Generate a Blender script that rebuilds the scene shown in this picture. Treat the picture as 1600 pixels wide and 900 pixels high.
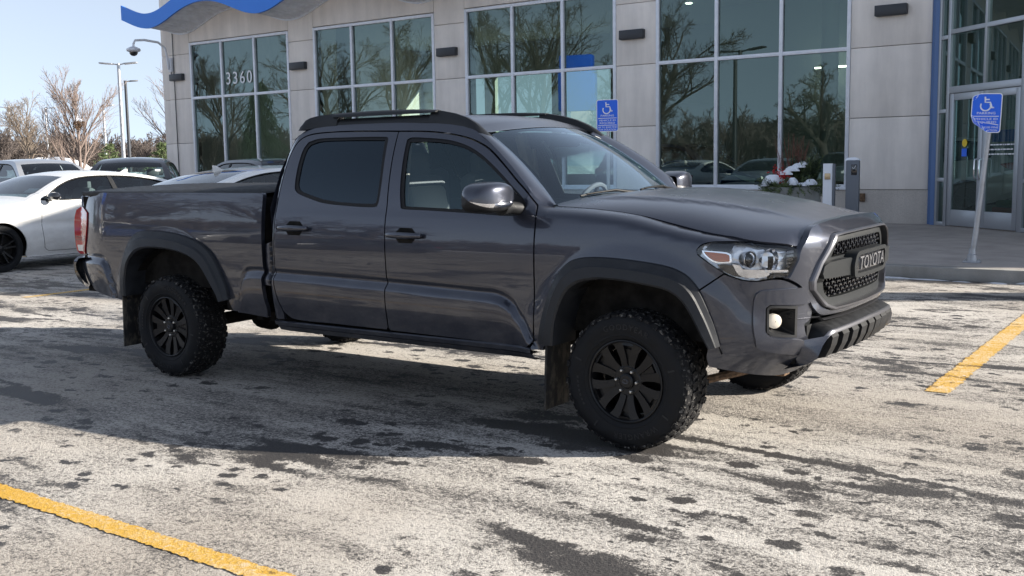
import bpy, bmesh, math, random
from mathutils import Vector, Matrix
from mathutils.geometry import delaunay_2d_cdt
R=math.radians
for o in list(bpy.data.objects): bpy.data.objects.remove(o)
scene=bpy.context.scene
COL=scene.collection
# ------------------------------------------------------------------ camera, sky, sun, exposure
cd=bpy.data.cameras.new('camera'); cam=bpy.data.objects.new('camera',cd); COL.objects.link(cam); scene.camera=cam
def look(loc,yaw,pitch,roll):
    fw=Vector((math.cos(yaw)*math.cos(pitch),math.sin(yaw)*math.cos(pitch),math.sin(pitch)))
    r=fw.cross(Vector((0,0,1))).normalized(); u=r.cross(fw)
    r2=r*math.cos(roll)+u*math.sin(roll); u2=-r*math.sin(roll)+u*math.cos(roll)
    m=Matrix((r2,u2,-fw)).transposed().to_4x4(); m.translation=Vector(loc); return m
cam.matrix_world=look((2.52408785,-5.41290104,1.42211737),2.18917393,-0.11682829,-0.01597373)
cd.sensor_width=36; cd.lens=1656.54/1600*36; cd.clip_start=.1; cd.clip_end=2000
SUNDIR=Vector((2.2,1.13,1.0)).normalized()
w=bpy.data.worlds.new('World'); scene.world=w; w.use_nodes=True
nt=w.node_tree; bg=nt.nodes['Background']; sky=nt.nodes.new('ShaderNodeTexSky')
sky.sky_type='NISHITA'; sky.sun_disc=False
sky.sun_elevation=math.asin(SUNDIR.z); sky.sun_rotation=math.atan2(SUNDIR.x,SUNDIR.y)
sky.altitude=300; sky.air_density=1.0; sky.dust_density=0.3; sky.ozone_density=1.5
# look up a little above the true horizon so the low sky stays pale blue-lilac instead of ochre
tc=nt.nodes.new('ShaderNodeTexCoord'); sp=nt.nodes.new('ShaderNodeSeparateXYZ'); cb=nt.nodes.new('ShaderNodeCombineXYZ'); ma=nt.nodes.new('ShaderNodeMath'); ma.operation='MULTIPLY_ADD'; ma.inputs[1].default_value=.80; ma.inputs[2].default_value=.20
nt.links.new(tc.outputs['Generated'],sp.inputs[0]); nt.links.new(sp.outputs[0],cb.inputs[0]); nt.links.new(sp.outputs[1],cb.inputs[1]); nt.links.new(sp.outputs[2],ma.inputs[0]); nt.links.new(ma.outputs[0],cb.inputs[2]); nt.links.new(cb.outputs[0],sky.inputs[0])
hs=nt.nodes.new('ShaderNodeHueSaturation'); hs.inputs['Saturation'].default_value=.55; nt.links.new(sky.outputs[0],hs.inputs['Color']); nt.links.new(hs.outputs[0],bg.inputs[0]); bg.inputs[1].default_value=0.105
sd=bpy.data.lights.new('sun','SUN'); sun=bpy.data.objects.new('sun',sd); COL.objects.link(sun)
sd.energy=5.0; sd.angle=R(.53); sd.color=(1,.93,.82)
sun.rotation_mode='QUATERNION'; sun.rotation_quaternion=SUNDIR.to_track_quat('Z','Y'); sun.location=(20,10,20)
scene.view_settings.view_transform='Standard'; scene.view_settings.look='None'
scene.view_settings.exposure=1.25; scene.view_settings.gamma=1; scene.view_settings.use_curve_mapping=False
scene.render.engine='CYCLES'; scene.render.resolution_x=1024; scene.render.resolution_y=576
scene.cycles.max_bounces=8; scene.cycles.transparent_max_bounces=16; scene.cycles.glossy_bounces=4; scene.cycles.caustics_reflective=False; scene.cycles.caustics_refractive=False

# ------------------------------------------------------------------ materials
M={}
def setin(b,**k):
    for n,v in k.items():
        n=n.replace('_',' ')
        if n=='Spec': n='Specular IOR Level'
        if n in b.inputs:
            if isinstance(v,tuple) and len(v)==3: v=(*v,1)
            b.inputs[n].default_value=v
def mat(name,col=(.5,.5,.5),rough=.5,metal=0,**k):
    m=bpy.data.materials.new(name); m.use_nodes=True; b=m.node_tree.nodes['Principled BSDF']
    setin(b,Base_Color=col,Roughness=rough,Metallic=metal,**k); M[name]=m; return m
def N(m,t,**k):
    n=m.node_tree.nodes.new(t)
    for a,v in k.items(): setattr(n,a,v)
    return n
def L(m,a,b): m.node_tree.links.new(a,b)
def coords(m,scale=(1,1,1),rot=(0,0,0),kind='Object'):
    t=N(m,'ShaderNodeTexCoord'); mp=N(m,'ShaderNodeMapping'); mp.inputs['Scale'].default_value=scale; mp.inputs['Rotation'].default_value=rot
    L(m,t.outputs[kind],mp.inputs[0]); return mp.outputs[0]
def noise(m,vec,scale,detail=4,rough=.5,dist=0):
    n=N(m,'ShaderNodeTexNoise'); n.inputs['Scale'].default_value=scale; n.inputs['Detail'].default_value=detail
    n.inputs['Roughness'].default_value=rough; n.inputs['Distortion'].default_value=dist; L(m,vec,n.inputs['Vector']); return n.outputs[0]
def ramp(m,src,a,b,lo=0.,hi=1.):
    n=N(m,'ShaderNodeMapRange'); n.interpolation_type='SMOOTHSTEP'; L(m,src,n.inputs[0])
    for i,v in zip((1,2,3,4),(a,b,lo,hi)): n.inputs[i].default_value=v
    return n.outputs[0]
def mth(m,op,a,b=None,clamp=False):
    n=N(m,'ShaderNodeMath',operation=op); n.use_clamp=clamp
    for i,v in enumerate((a,b)):
        if v is None: continue
        if isinstance(v,(int,float)): n.inputs[i].default_value=v
        else: L(m,v,n.inputs[i])
    return n.outputs[0]
def mixc(m,f,a,b):
    n=N(m,'ShaderNodeMix',data_type='RGBA'); 
    if isinstance(f,(int,float)): n.inputs[0].default_value=f
    else: L(m,f,n.inputs[0])
    for i,v in ((6,a),(7,b)):
        if isinstance(v,tuple): n.inputs[i].default_value=(*v,1)
        else: L(m,v,n.inputs[i])
    return n.outputs[2]
def bsdf(m): return m.node_tree.nodes['Principled BSDF']
def bump(m,h,dist=.01,strength=.5):
    b=N(m,'ShaderNodeBump'); b.inputs['Distance'].default_value=dist; b.inputs['Strength'].default_value=strength
    L(m,h,b.inputs['Height']); L(m,b.outputs[0],bsdf(m).inputs['Normal'])
def vary(m,col,amt=.15,scale=3,detail=5,rough=None):
    """mottles a material with low contrast noise"""
    c=coords(m); n=noise(m,c,scale,detail,.6)
    a=tuple(x*(1-amt) for x in col); b=tuple(min(1,x*(1+amt)) for x in col)
    L(m,mixc(m,ramp(m,n,.3,.7),a,b),bsdf(m).inputs['Base Color'])
    if rough: L(m,ramp(m,n,.3,.7,rough[0],rough[1]),bsdf(m).inputs['Roughness'])
def paint(name,col,metal=.7,rough=.34,dirt=.0,dirtcol=(.35,.33,.31),dusty=False):
    m=mat(name,col,rough,metal,Coat_Weight=1.,Coat_Roughness=.02,Coat_IOR=1.5)
    c=coords(m); g=noise(m,c,900,1,.5)
    base=mixc(m,ramp(m,g,.3,.7),tuple(x*.8 for x in col),tuple(x*1.25 for x in col))
    if dirt:
        s=N(m,'ShaderNodeSeparateXYZ'); L(m,c,s.inputs[0])
        low=ramp(m,s.outputs[2],1.0,.38); d=mth(m,'MULTIPLY',low,ramp(m,noise(m,coords(m,(1,1,2)),5,6,.65),.35,.8))
        d=mth(m,'MULTIPLY',d,dirt,True)
        d2=mth(m,'MULTIPLY',ramp(m,noise(m,c,300,2,.5),.55,.75),mth(m,'MULTIPLY',ramp(m,s.outputs[2],.9,.45),dirt*.5))
        d=mth(m,'ADD',d,d2,True)
        base=mixc(m,d,base,dirtcol); L(m,mth(m,'MULTIPLY',mth(m,'SUBTRACT',1.,d),metal),bsdf(m).inputs['Metallic'])
        cr=ramp(m,d,0,.6,.015,.35)
        if dusty:   # road film settled on faces that look up
            gn=N(m,'ShaderNodeNewGeometry'); sn=N(m,'ShaderNodeSeparateXYZ'); L(m,gn.outputs['Normal'],sn.inputs[0]); up=mth(m,'MULTIPLY',ramp(m,sn.outputs[2],.86,.97),ramp(m,noise(m,c,3,6,.6),.2,.6,.6,1.))
            cr=mth(m,'ADD',cr,mth(m,'MULTIPLY',up,.26)); base=mixc(m,mth(m,'MULTIPLY',up,.10),base,dirtcol)
        L(m,cr,bsdf(m).inputs['Coat Roughness'])
        L(m,ramp(m,d,0,.8,1.,.35),bsdf(m).inputs['Coat Weight'])
    L(m,base,bsdf(m).inputs['Base Color'])
    b=N(m,'ShaderNodeBump'); b.inputs['Distance'].default_value=.0006; b.inputs['Strength'].default_value=.12
    L(m,noise(m,c,9,3,.5),b.inputs['Height']); L(m,b.outputs[0],bsdf(m).inputs['Coat Normal'])
    return m
def glassmat(name,tint,refl=1.0,rough=0.0,ior=1.5,rcol=(1,1,1),back=0):
    m=bpy.data.materials.new(name); m.use_nodes=True; t=m.node_tree; t.nodes.clear()
    out=t.nodes.new('ShaderNodeOutputMaterial'); mx=t.nodes.new('ShaderNodeMixShader'); tr=t.nodes.new('ShaderNodeBsdfTransparent')
    gl=t.nodes.new('ShaderNodeBsdfGlossy'); fr=t.nodes.new('ShaderNodeFresnel'); fr.inputs[0].default_value=ior
    tr.inputs[0].default_value=(*tint,1); gl.inputs['Roughness'].default_value=rough; gl.inputs[0].default_value=(*rcol,1)
    mm=t.nodes.new('ShaderNodeMath'); mm.operation='MULTIPLY_ADD'; mm.inputs[1].default_value=refl; mm.inputs[2].default_value=back; mm.use_clamp=True
    L(m,fr.outputs[0],mm.inputs[0]); L(m,mm.outputs[0],mx.inputs[0]); L(m,tr.outputs[0],mx.inputs[1]); L(m,gl.outputs[0],mx.inputs[2]); L(m,mx.outputs[0],out.inputs[0])
    M[name]=m; return m
paint('truck_paint',(.037,.041,.058),metal=.66,rough=.31,dirt=.16,dusty=True)
paint('white_paint',(.8,.79,.77),metal=0,rough=.4,dirt=.35)
paint('silver_paint',(.45,.46,.48),metal=.6,rough=.35,dirt=.3)
paint('black_paint',(.012,.013,.018),metal=.3,rough=.3,dirt=.35)
paint('blue_paint',(.02,.06,.2),metal=.3,rough=.3,dirt=.2)
mat('flare_plastic',(.035,.037,.042),.55,Spec=.35); vary(M['flare_plastic'],(.017,.0185,.022),.25,14,5,(.45,.62)); bump(M['flare_plastic'],noise(M['flare_plastic'],coords(M['flare_plastic']),700,2,.5),.0005,.4)
mat('black_plastic',(.016,.017,.019),.5,Spec=.35); vary(M['black_plastic'],(.009,.0095,.011),.35,20,5,(.5,.68))
mat('gloss_black',(.012,.012,.014),.12,0,Coat_Weight=1.)
mat('rail_black',(.010,.011,.013),.5,Spec=.35)
mat('rubber_seal',(.007,.007,.008),.6,Spec=.3)
mat('under_dark',(.018,.017,.017),.8,Spec=.1); vary(M['under_dark'],(.013,.012,.011),.5,12,5)
mat('rust',(.16,.09,.05),.8,.3); vary(M['rust'],(.16,.1,.06),.5,40,6)
mat('wheel_black',(.006,.006,.007),.38,.1,Spec=.4)
mat('chrome',(.8,.8,.82),.12,1)
mat('satin_silver',(.15,.15,.165),.36,.85)
mat('grille_grey',(.016,.018,.020),.45,.15,Spec=.4)
mat('lug',(.55,.53,.5),.3,.9)
mat('amber',(.75,.16,.02),.2,0,Transmission_Weight=.0,Coat_Weight=1.)
mat('red_lens',(.42,.008,.012),.12,0,Coat_Weight=1.,Subsurface_Weight=.0)
mat('letter_silver',(.42,.42,.44),.3,.8)
mat('clear_lens',(.7,.7,.7),.15,.3,Coat_Weight=1.)
mat('reflector',(.85,.86,.9),.1,1)
mat('seat_beige',(.62,.58,.52),.85); mat('seat_dark',(.13,.135,.15),.8); mat('headliner',(.42,.4,.37),.9); mat('dash',(.03,.03,.033),.6)
# tyre rubber
m=mat('tyre',(.016,.016,.018),.7,Spec=.22); vary(m,(.008,.0085,.010),.4,18,6,(.55,.8)); bump(m,noise(m,coords(m),220,3,.6),.0012,.5)
m=mat('tyre_tread',(.02,.02,.021),.75,Spec=.22); c=coords(m); L(m,mixc(m,ramp(m,noise(m,c,45,6,.7),.52,.72),(.007,.007,.008),(.2,.19,.175)),bsdf(m).inputs['Base Color'])
m=mat('mud_flap',(.02,.02,.02),.75); c=coords(m); L(m,mixc(m,ramp(m,noise(m,coords(m,(1,1,.5)),18,6,.7),.45,.65),(.010,.010,.011),(.09,.078,.062)),bsdf(m).inputs['Base Color'])
m=mat('letter_rubber',(.018,.019,.021),.5,Spec=.3)
glassmat('glass_front',(.80,.93,.93),1.5,0,1.5,(.70,.93,1.0)); glassmat('glass_privacy',(.075,.09,.10),1.15,0,1.5,(.68,.85,1.0)); glassmat('glass_shield',(.82,.92,.95),1.9,0,1.5,(.82,.93,1))
glassmat('glass_lens',(.96,.97,.98),1.0); glassmat('glass_car',(.68,.80,.78),1.3)
glassmat('glass_building',(.27,.38,.34),1.25,0,1.52,(.62,.80,.80),.07); glassmat('glass_back',(.50,.72,.66),1.0)
def emis(name,col,st):
    m=mat(name,col,.4); setin(bsdf(m),Emission_Color=col,Emission_Strength=st); return m
emis('fog_bulb',(.42,.38,.32),.38); emis('ceiling_lamp',(1,.93,.8),8)
# concrete wall panels
def concrete(name,col,amt,scale,bumpd=.002,speck=0):
    m=mat(name,col,.85); c=coords(m)
    a=noise(m,c,scale,8,.62); b=noise(m,coords(m,(2.5,2.5,.35)),1.1,6,.6); g=noise(m,c,140,3,.6)
    f=mth(m,'ADD',mth(m,'MULTIPLY',a,.45),mth(m,'MULTIPLY',b,.55))
    base=mixc(m,ramp(m,f,.32,.68),tuple(x*(1-amt) for x in col),tuple(x*(1+amt*.7) for x in col))
    if speck: base=mixc(m,ramp(m,g,.45,.62,0,speck),base,tuple(x*.55 for x in col))
    L(m,base,bsdf(m).inputs['Base Color']); bump(m,g,bumpd,.5); return m
concrete('wall_stone',(.84,.775,.715),.15,.8); concrete('base_stone',(.58,.53,.48),.15,2,.004,.6); concrete('sidewalk',(.40,.36,.33),.2,1.5,.003,.4)
concrete('kerb_stone',(.3,.29,.27),.25,3,.003,.4)
mat('aluminium',(.78,.80,.84),.42,.15); vary(M['aluminium'],(.76,.78,.83),.05,6)
mat('alu_grey',(.42,.44,.47),.4,.5); mat('lamp_dark',(.045,.048,.055),.45,.3); mat('blue_panel',(.010,.19,.74),.4); mat('blue_fin',(.09,.17,.36),.5)
mat('corrugated',(.78,.79,.81),.45,.1); vary(M['corrugated'],(.78,.79,.82),.1,3)
mat('interior_wall',(.42,.45,.42),.8); mat('interior_floor',(.22,.22,.21),.35); mat('interior_dark',(.06,.065,.06),.8)
mat('sign_blue',(.006,.13,.80),.35); mat('sign_white',(.85,.86,.88),.4); mat('sign_back',(.3,.3,.31),.5,.6)
mat('galv',(.42,.43,.45),.42,.7); vary(M['galv'],(.42,.43,.45),.15,8,5,(.35,.55))
mat('snow',(.86,.89,.95),.7); bump(M['snow'],noise(M['snow'],coords(M['snow']),9,5,.6),.05,.6)
mat('dirty_snow',(.7,.7,.71),.8); vary(M['dirty_snow'],(.68,.68,.7),.25,1.2,7); bump(M['dirty_snow'],noise(M['dirty_snow'],coords(M['dirty_snow']),2.5,6,.6),.2,.7)
mat('bark',(.16,.12,.09),.9); vary(M['bark'],(.17,.135,.105),.3,8)
mat('bark_pale',(.32,.27,.22),.9); vary(M['bark_pale'],(.19,.145,.125),.25,6)
mat('bark_dark',(.075,.062,.052),.9); mat('woods',(.115,.094,.084),.95); mat('grassland',(.3,.27,.2),1)
mat('evergreen',(.045,.07,.028),.8); vary(M['evergreen'],(.12,.16,.065),.45,14)
mat('evergreen_dark',(.025,.045,.02),.8); mat('berries',(.50,.012,.015),.4); mat('red_twig',(.16,.05,.035),.7)
mat('planter_grey',(.17,.175,.175),.6); vary(M['planter_grey'],(.36,.365,.355),.12,4)
mat('pillar_grey',(.14,.155,.18),.45,.2); mat('pillar_pale',(.82,.84,.88),.45,.0); mat('paper',(.85,.85,.83),.6); mat('brass',(.6,.45,.28),.35,.8)
mat('orange_bin',(.55,.08,.02),.5); mat('green_toy',(.04,.2,.06),.5); mat('sticker_yellow',(.8,.55,.03),.5); mat('teal_card',(.12,.5,.62),.5)
# salted asphalt: pale salt crust over dark asphalt, wheel streaks along the lane, damp round spots
def ground_nodes(m,worn=None):
    c0=coords(m)
    # ragged coordinates: every larger feature gets a crumbly outline
    wn=N(m,'ShaderNodeTexNoise'); wn.inputs['Scale'].default_value=9; wn.inputs['Detail'].default_value=6; wn.inputs['Roughness'].default_value=.75; L(m,c0,wn.inputs['Vector'])
    vs=N(m,'ShaderNodeVectorMath',operation='SUBTRACT'); L(m,wn.outputs[1],vs.inputs[0]); vs.inputs[1].default_value=(.5,.5,.5)
    vm=N(m,'ShaderNodeVectorMath',operation='SCALE'); L(m,vs.outputs[0],vm.inputs[0]); vm.inputs['Scale'].default_value=.20
    va=N(m,'ShaderNodeVectorMath',operation='ADD'); L(m,c0,va.inputs[0]); L(m,vm.outputs[0],va.inputs[1]); cw=va.outputs[0]
    def mp(vec,scale,rot=0,loc=(0,0,0)):
        d=N(m,'ShaderNodeMapping'); d.inputs['Scale'].default_value=scale; d.inputs['Rotation'].default_value=(0,0,R(rot)); d.inputs['Location'].default_value=loc; L(m,vec,d.inputs[0]); return d.outputs[0]
    big=noise(m,mp(cw,(.30,1.3,1),4),1.1,8,.6); mid=noise(m,mp(cw,(.7,1.3,1)),3.6,7,.62)
    fine=noise(m,c0,34,5,.8); grit=noise(m,c0,85,3,.8)
    streak=noise(m,mp(cw,(.16,3.4,1),6),2.0,7,.7)
    lane=ramp(m,noise(m,mp(c0,(.05,.55,1),3),1.0,3,.5),.42,.62)
    s=mth(m,'ADD',mth(m,'MULTIPLY',big,.75),mth(m,'MULTIPLY',mid,.55))
    s=mth(m,'ADD',s,mth(m,'MULTIPLY',streak,mth(m,'ADD',mth(m,'MULTIPLY',lane,.75),.25)))
    s=mth(m,'ADD',s,mth(m,'MULTIPLY',lane,-.42))
    s=mth(m,'ADD',s,mth(m,'MULTIPLY',fine,1.25)); s=mth(m,'ADD',s,mth(m,'MULTIPLY',grit,1.05))
    # dark wet blotches with ragged rims, some run together along the lane
    bl=noise(m,mp(cw,(.75,2.1,1),9,(3,7,0)),2.3,4,.55); blot=mth(m,'MULTIPLY',ramp(m,bl,.55,.69),ramp(m,noise(m,c0,.33,3,.5),.45,.62))
    s=mth(m,'SUBTRACT',s,mth(m,'MULTIPLY',blot,.60))
    # thin meandering tyre smear
    tr=noise(m,mp(cw,(.22,1.0,1),12,(11,3,0)),.9,3,.5); tr=mth(m,'ABSOLUTE',mth(m,'SUBTRACT',tr,.5)); tr=mth(m,'MULTIPLY',ramp(m,tr,.030,.004),ramp(m,noise(m,c0,.5,2,.5),.45,.6)); s=mth(m,'SUBTRACT',s,mth(m,'MULTIPLY',tr,.75))
    def spots(scale,thr,clus,seed):
        v=N(m,'ShaderNodeTexVoronoi'); v.inputs['Scale'].default_value=scale; L(m,mp(cw,(.8,1.25,1),0,(seed,seed*2,0)),v.inputs['Vector'])
        sp=N(m,'ShaderNodeSeparateColor'); L(m,v.outputs['Color'],sp.inputs[0])
        rad=mth(m,'MULTIPLY',mth(m,'MULTIPLY',sp.outputs[0],sp.outputs[1]),thr)
        k=ramp(m,mth(m,'SUBTRACT',rad,v.outputs['Distance']),-.06,.11)
        return mth(m,'MULTIPLY',k,ramp(m,noise(m,c0,.6,3,.5),clus,clus+.12))
    sp=mth(m,'MAXIMUM',mth(m,'MAXIMUM',spots(2.9,.34,.46,3.1),spots(4.8,.44,.40,9.7)),spots(9.0,.62,.40,17.3))
    s=mth(m,'SUBTRACT',s,mth(m,'MULTIPLY',sp,.70))
    return s,fine,grit,c0
m=mat('salted_asphalt',(.3,.3,.3),.85)
s,fine,grit,c=ground_nodes(m)
salt=ramp(m,s,1.60,2.06)
big2=noise(m,c,.35,4,.5)
col=mixc(m,salt,mixc(m,ramp(m,grit,.4,.7),(.032,.029,.029),(.075,.068,.064)),mixc(m,ramp(m,big2,.35,.65),(.44,.395,.345),(.58,.545,.50)))
L(m,col,bsdf(m).inputs['Base Color']); L(m,ramp(m,s,1.5,1.9,.55,.92),bsdf(m).inputs['Roughness'])
bump(m,mth(m,'ADD',mth(m,'MULTIPLY',fine,.9),mth(m,'MULTIPLY',grit,.6)),.016,.9)
for nm_,wr_ in (('yellow_line',.55),('yellow_line_worn',.85)):
    m=mat(nm_,(.6,.4,.05),.8); s,fine,grit,c=ground_nodes(m)
    wear=mth(m,'MULTIPLY',ramp(m,s,1.75,2.25),wr_); holes=ramp(m,mth(m,'ADD',fine,mth(m,'MULTIPLY',noise(m,c,7,5,.7),.8)),1.02,1.12)
    col=mixc(m,wear,(.58,.33,.035),(.66,.58,.45)); col=mixc(m,mth(m,'MULTIPLY',holes,wr_*.9),col,(.62,.57,.50)); col=mixc(m,mth(m,'MULTIPLY',ramp(m,s,1.62,1.45),.75),col,(.10,.07,.04))
    L(m,col,bsdf(m).inputs['Base Color']); bump(m,mth(m,'ADD',mth(m,'MULTIPLY',fine,.9),mth(m,'MULTIPLY',grit,.6)),.012,.9)
m=mat('snow_field',(.8,.82,.86),.8); c=coords(m); L(m,mixc(m,ramp(m,noise(m,c,.09,5,.6),.45,.58),(.78,.8,.84),(.33,.30,.25)),bsdf(m).inputs['Base Color']); bump(m,noise(m,c,.8,5,.6),.2,.6)

# ------------------------------------------------------------------ mesh helpers
class G:
    def __init__(s): s.v=[]; s.f=[]; s.n=[]; s.mi=[]
    def add(s,verts,faces,normals=None,mi=0):
        o=len(s.v); s.v+= [tuple(p) for p in verts]; s.f+=[tuple(i+o for i in f) for f in faces]; s.mi+=[mi]*len(faces)
        s.n+= [tuple(n) for n in normals] if normals else [None]*len(verts); return s
    def xf(s,fn,a=0): s.v=s.v[:a]+[tuple(fn(Vector(p))) for p in s.v[a:]]; return s
    def build(s,name,mats,parent=None,smooth=True,angle=35):
        me=bpy.data.meshes.new(name); me.from_pydata(s.v,[],s.f); me.validate(clean_customdata=False)
        for mm in (mats if isinstance(mats,(list,tuple)) else [mats]): me.materials.append(M[mm] if isinstance(mm,str) else mm)
        ok=len(me.polygons)==len(s.f)
        if ok: me.polygons.foreach_set('material_index',s.mi)
        me.polygons.foreach_set('use_smooth',[bool(smooth)]*len(me.polygons))
        if smooth and angle is not None: me.set_sharp_from_angle(angle=R(angle))
        if any(n is not None for n in s.n):
            me.normals_split_custom_set_from_vertices([n if n is not None else (0,0,0) for n in s.n])
        me.update()
        o=bpy.data.objects.new(name,me); COL.objects.link(o)
        if parent: o.parent=parent
        return o
    def box(s,c,d,rz=0,mi=0,bev=0,rot=None):
        bm=bmesh.new(); bmesh.ops.create_cube(bm,size=1)
        bmesh.ops.scale(bm,vec=d,verts=bm.verts)
        if bev: bmesh.ops.bevel(bm,geom=list(bm.edges),offset=bev,segments=2,affect='EDGES',profile=.5)
        mt=(rot if rot is not None else Matrix.Rotation(rz,3,'Z'))
        vs=[mt@v.co+Vector(c) for v in bm.verts]; bm.verts.index_update()
        s.add(vs,[[v.index for v in f.verts] for f in bm.faces],None,mi); bm.free(); return s
    def b2(s,a,b,mi=0,bev=0): return s.box([(x+y)/2 for x,y in zip(a,b)],[abs(y-x) for x,y in zip(a,b)],0,mi,bev)
    def tube(s,pts,rad,n=8,mi=0,caps=True,closed=False):
        pts=[Vector(p) for p in pts]; k=len(pts); rad=rad if isinstance(rad,(list,tuple)) else [rad]*k
        vs=[];up=None
        for i,p in enumerate(pts):
            d=(pts[(i+1)%k] if (i<k-1 or closed) else p)-(pts[i-1] if (i>0 or closed) else p)
            d.normalize()
            if up is None: up=d.orthogonal().normalized()
            a=(up-d*up.dot(d)); a=a.normalized() if a.length>1e-6 else d.orthogonal().normalized(); up=a; b=d.cross(a)
            for j in range(n):
                t=2*math.pi*j/n; vs.append(p+(a*math.cos(t)+b*math.sin(t))*rad[i])
        fs=[]
        for i in range(k if closed else k-1):
            for j in range(n):
                a0=i*n+j;a1=i*n+(j+1)%n;b0=((i+1)%k)*n+j;b1=((i+1)%k)*n+(j+1)%n; fs.append((a0,a1,b1,b0))
        if caps and not closed: fs.append(tuple(reversed(range(n)))); fs.append(tuple((k-1)*n+j for j in range(n)))
        return s.add(vs,fs,None,mi)
    def loft(s,rings,closed=True,mi=0,cap0=False,cap1=False,flip=False):
        n=len(rings[0]); vs=[p for r in rings for p in r]; fs=[]
        for i in range(len(rings)-1):
            for j in range(n if closed else n-1):
                q=(i*n+j,i*n+(j+1)%n,(i+1)*n+(j+1)%n,(i+1)*n+j); fs.append(q[::-1] if flip else q)
        if cap0: fs.append(tuple(range(n)) if flip else tuple(reversed(range(n))))
        if cap1: k=(len(rings)-1)*n; fs.append(tuple(k+j for j in reversed(range(n))) if flip else tuple(k+j for j in range(n)))
        return s.add(vs,fs,None,mi)
    def lathe(s,prof,c=(0,0,0),axis='Y',n=48,mi=0,closed=False):
        rings=[]
        for r,h in prof:
            ring=[]
            for j in range(n):
                t=2*math.pi*j/n; a,b=r*math.cos(t),r*math.sin(t)
                p={'Y':(a,h,b),'Z':(a,b,h),'X':(h,a,b)}[axis]; ring.append((p[0]+c[0],p[1]+c[1],p[2]+c[2]))
            rings.append(ring)
        if closed: rings.append(rings[0])
        return s.loft(rings,True,mi,flip=(axis=='Y'))
    def prism(s,poly,h0,h1,plane='XZ',mi=0):
        """extruded polygon; plane XZ extrudes along Y, YZ along X, XY along Z"""
        def P(a,b,h): return {'XZ':(a,h,b),'YZ':(h,a,b),'XY':(a,b,h)}[plane]
        n=len(poly); vs=[P(a,b,h0) for a,b in poly]+[P(a,b,h1) for a,b in poly]
        fs=[tuple(range(n)),tuple(reversed(range(n,2*n)))]+[(i,i+n,(i+1)%n+n,(i+1)%n) for i in range(n)]
        area=sum(poly[i][0]*poly[(i+1)%n][1]-poly[(i+1)%n][0]*poly[i][1] for i in range(n))
        sgn=(area>0)^(h1>h0)^(plane=='XZ')
        if not sgn: fs=[f[::-1] for f in fs]
        return s.add(vs,fs,None,mi)
def resample(pts,step=.02,closed=True,corner=38):
    n=len(pts); P=[Vector((p[0],p[1],0)) for p in pts]; out=[]
    def isc(i):
        if not closed and (i==0 or i==n-1): return True
        a=P[i]-P[i-1]; b=P[(i+1)%n]-P[i]
        if a.length<1e-6 or b.length<1e-6: return True
        return a.angle(b)>R(corner)
    cs=[isc(i) for i in range(n)]
    for i in range(n if closed else n-1):
        p0,p1=P[i],P[(i+1)%n]; h=(p1-p0).length
        m0=(p1-p0) if cs[i] else (p1-P[i-1])*(h/((p1-P[i-1]).length+1e-9))*1.0
        m1=(p1-p0) if cs[(i+1)%n] else (P[(i+2)%n]-p0)*(h/((P[(i+2)%n]-p0).length+1e-9))
        k=max(1,int(round(h/step)))
        for j in range(k):
            t=j/k;t2=t*t;t3=t2*t; q=p0*(2*t3-3*t2+1)+m0*(t3-2*t2+t)+p1*(-2*t3+3*t2)+m1*(t3-t2); out.append((q.x,q.y))
    if not closed: out.append((P[-1].x,P[-1].y))
    return out
def inside(p,poly):
    x,y=p; c=False; n=len(poly); j=n-1
    for i in range(n):
        xi,yi=poly[i]; xj,yj=poly[j]
        if (yi>y)!=(yj>y) and x<(xj-xi)*(y-yi)/(yj-yi)+xi: c=not c
        j=i
    return c
def cdt(outer,holes,step):
    pts=[Vector(p) for p in outer]; edges=[(i,(i+1)%len(outer)) for i in range(len(outer))]
    for h in holes:
        o=len(pts); pts+=[Vector(p) for p in h]; edges+=[(o+i,o+(i+1)%len(h)) for i in range(len(h))]
    x0=min(p[0] for p in outer);x1=max(p[0] for p in outer);y0=min(p[1] for p in outer);y1=max(p[1] for p in outer)
    nb=len(pts); bnd=[tuple(p) for p in pts]
    i=0; y=y0+step/2
    cell={}
    for b in bnd: cell.setdefault((int(b[0]//step),int(b[1]//step)),[]).append(b)
    while y<y1:
        x=x0+(step/2 if i%2 else 0)
        while x<x1:
            if inside((x,y),outer) and not any(inside((x,y),h) for h in holes):
                ci,cj=int(x//step),int(y//step)
                if all((b[0]-x)**2+(b[1]-y)**2>(step*.45)**2 for a in (-1,0,1) for bb in (-1,0,1) for b in cell.get((ci+a,cj+bb),())): pts.append(Vector((x,y)))
            x+=step
        y+=step*.87; i+=1
    v,e,f,_,_,_=delaunay_2d_cdt(pts,edges,[],0,1e-6)
    fs=[]
    for t in f:
        cx=sum(v[k][0] for k in t)/3; cy=sum(v[k][1] for k in t)/3
        if inside((cx,cy),outer) and not any(inside((cx,cy),h) for h in holes):
            a,b,c_=[v[k] for k in t]
            if (b[0]-a[0])*(c_[1]-a[1])-(b[1]-a[1])*(c_[0]-a[0])<0: t=t[::-1]
            fs.append(tuple(t))
    return [tuple(p) for p in v],fs
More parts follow.
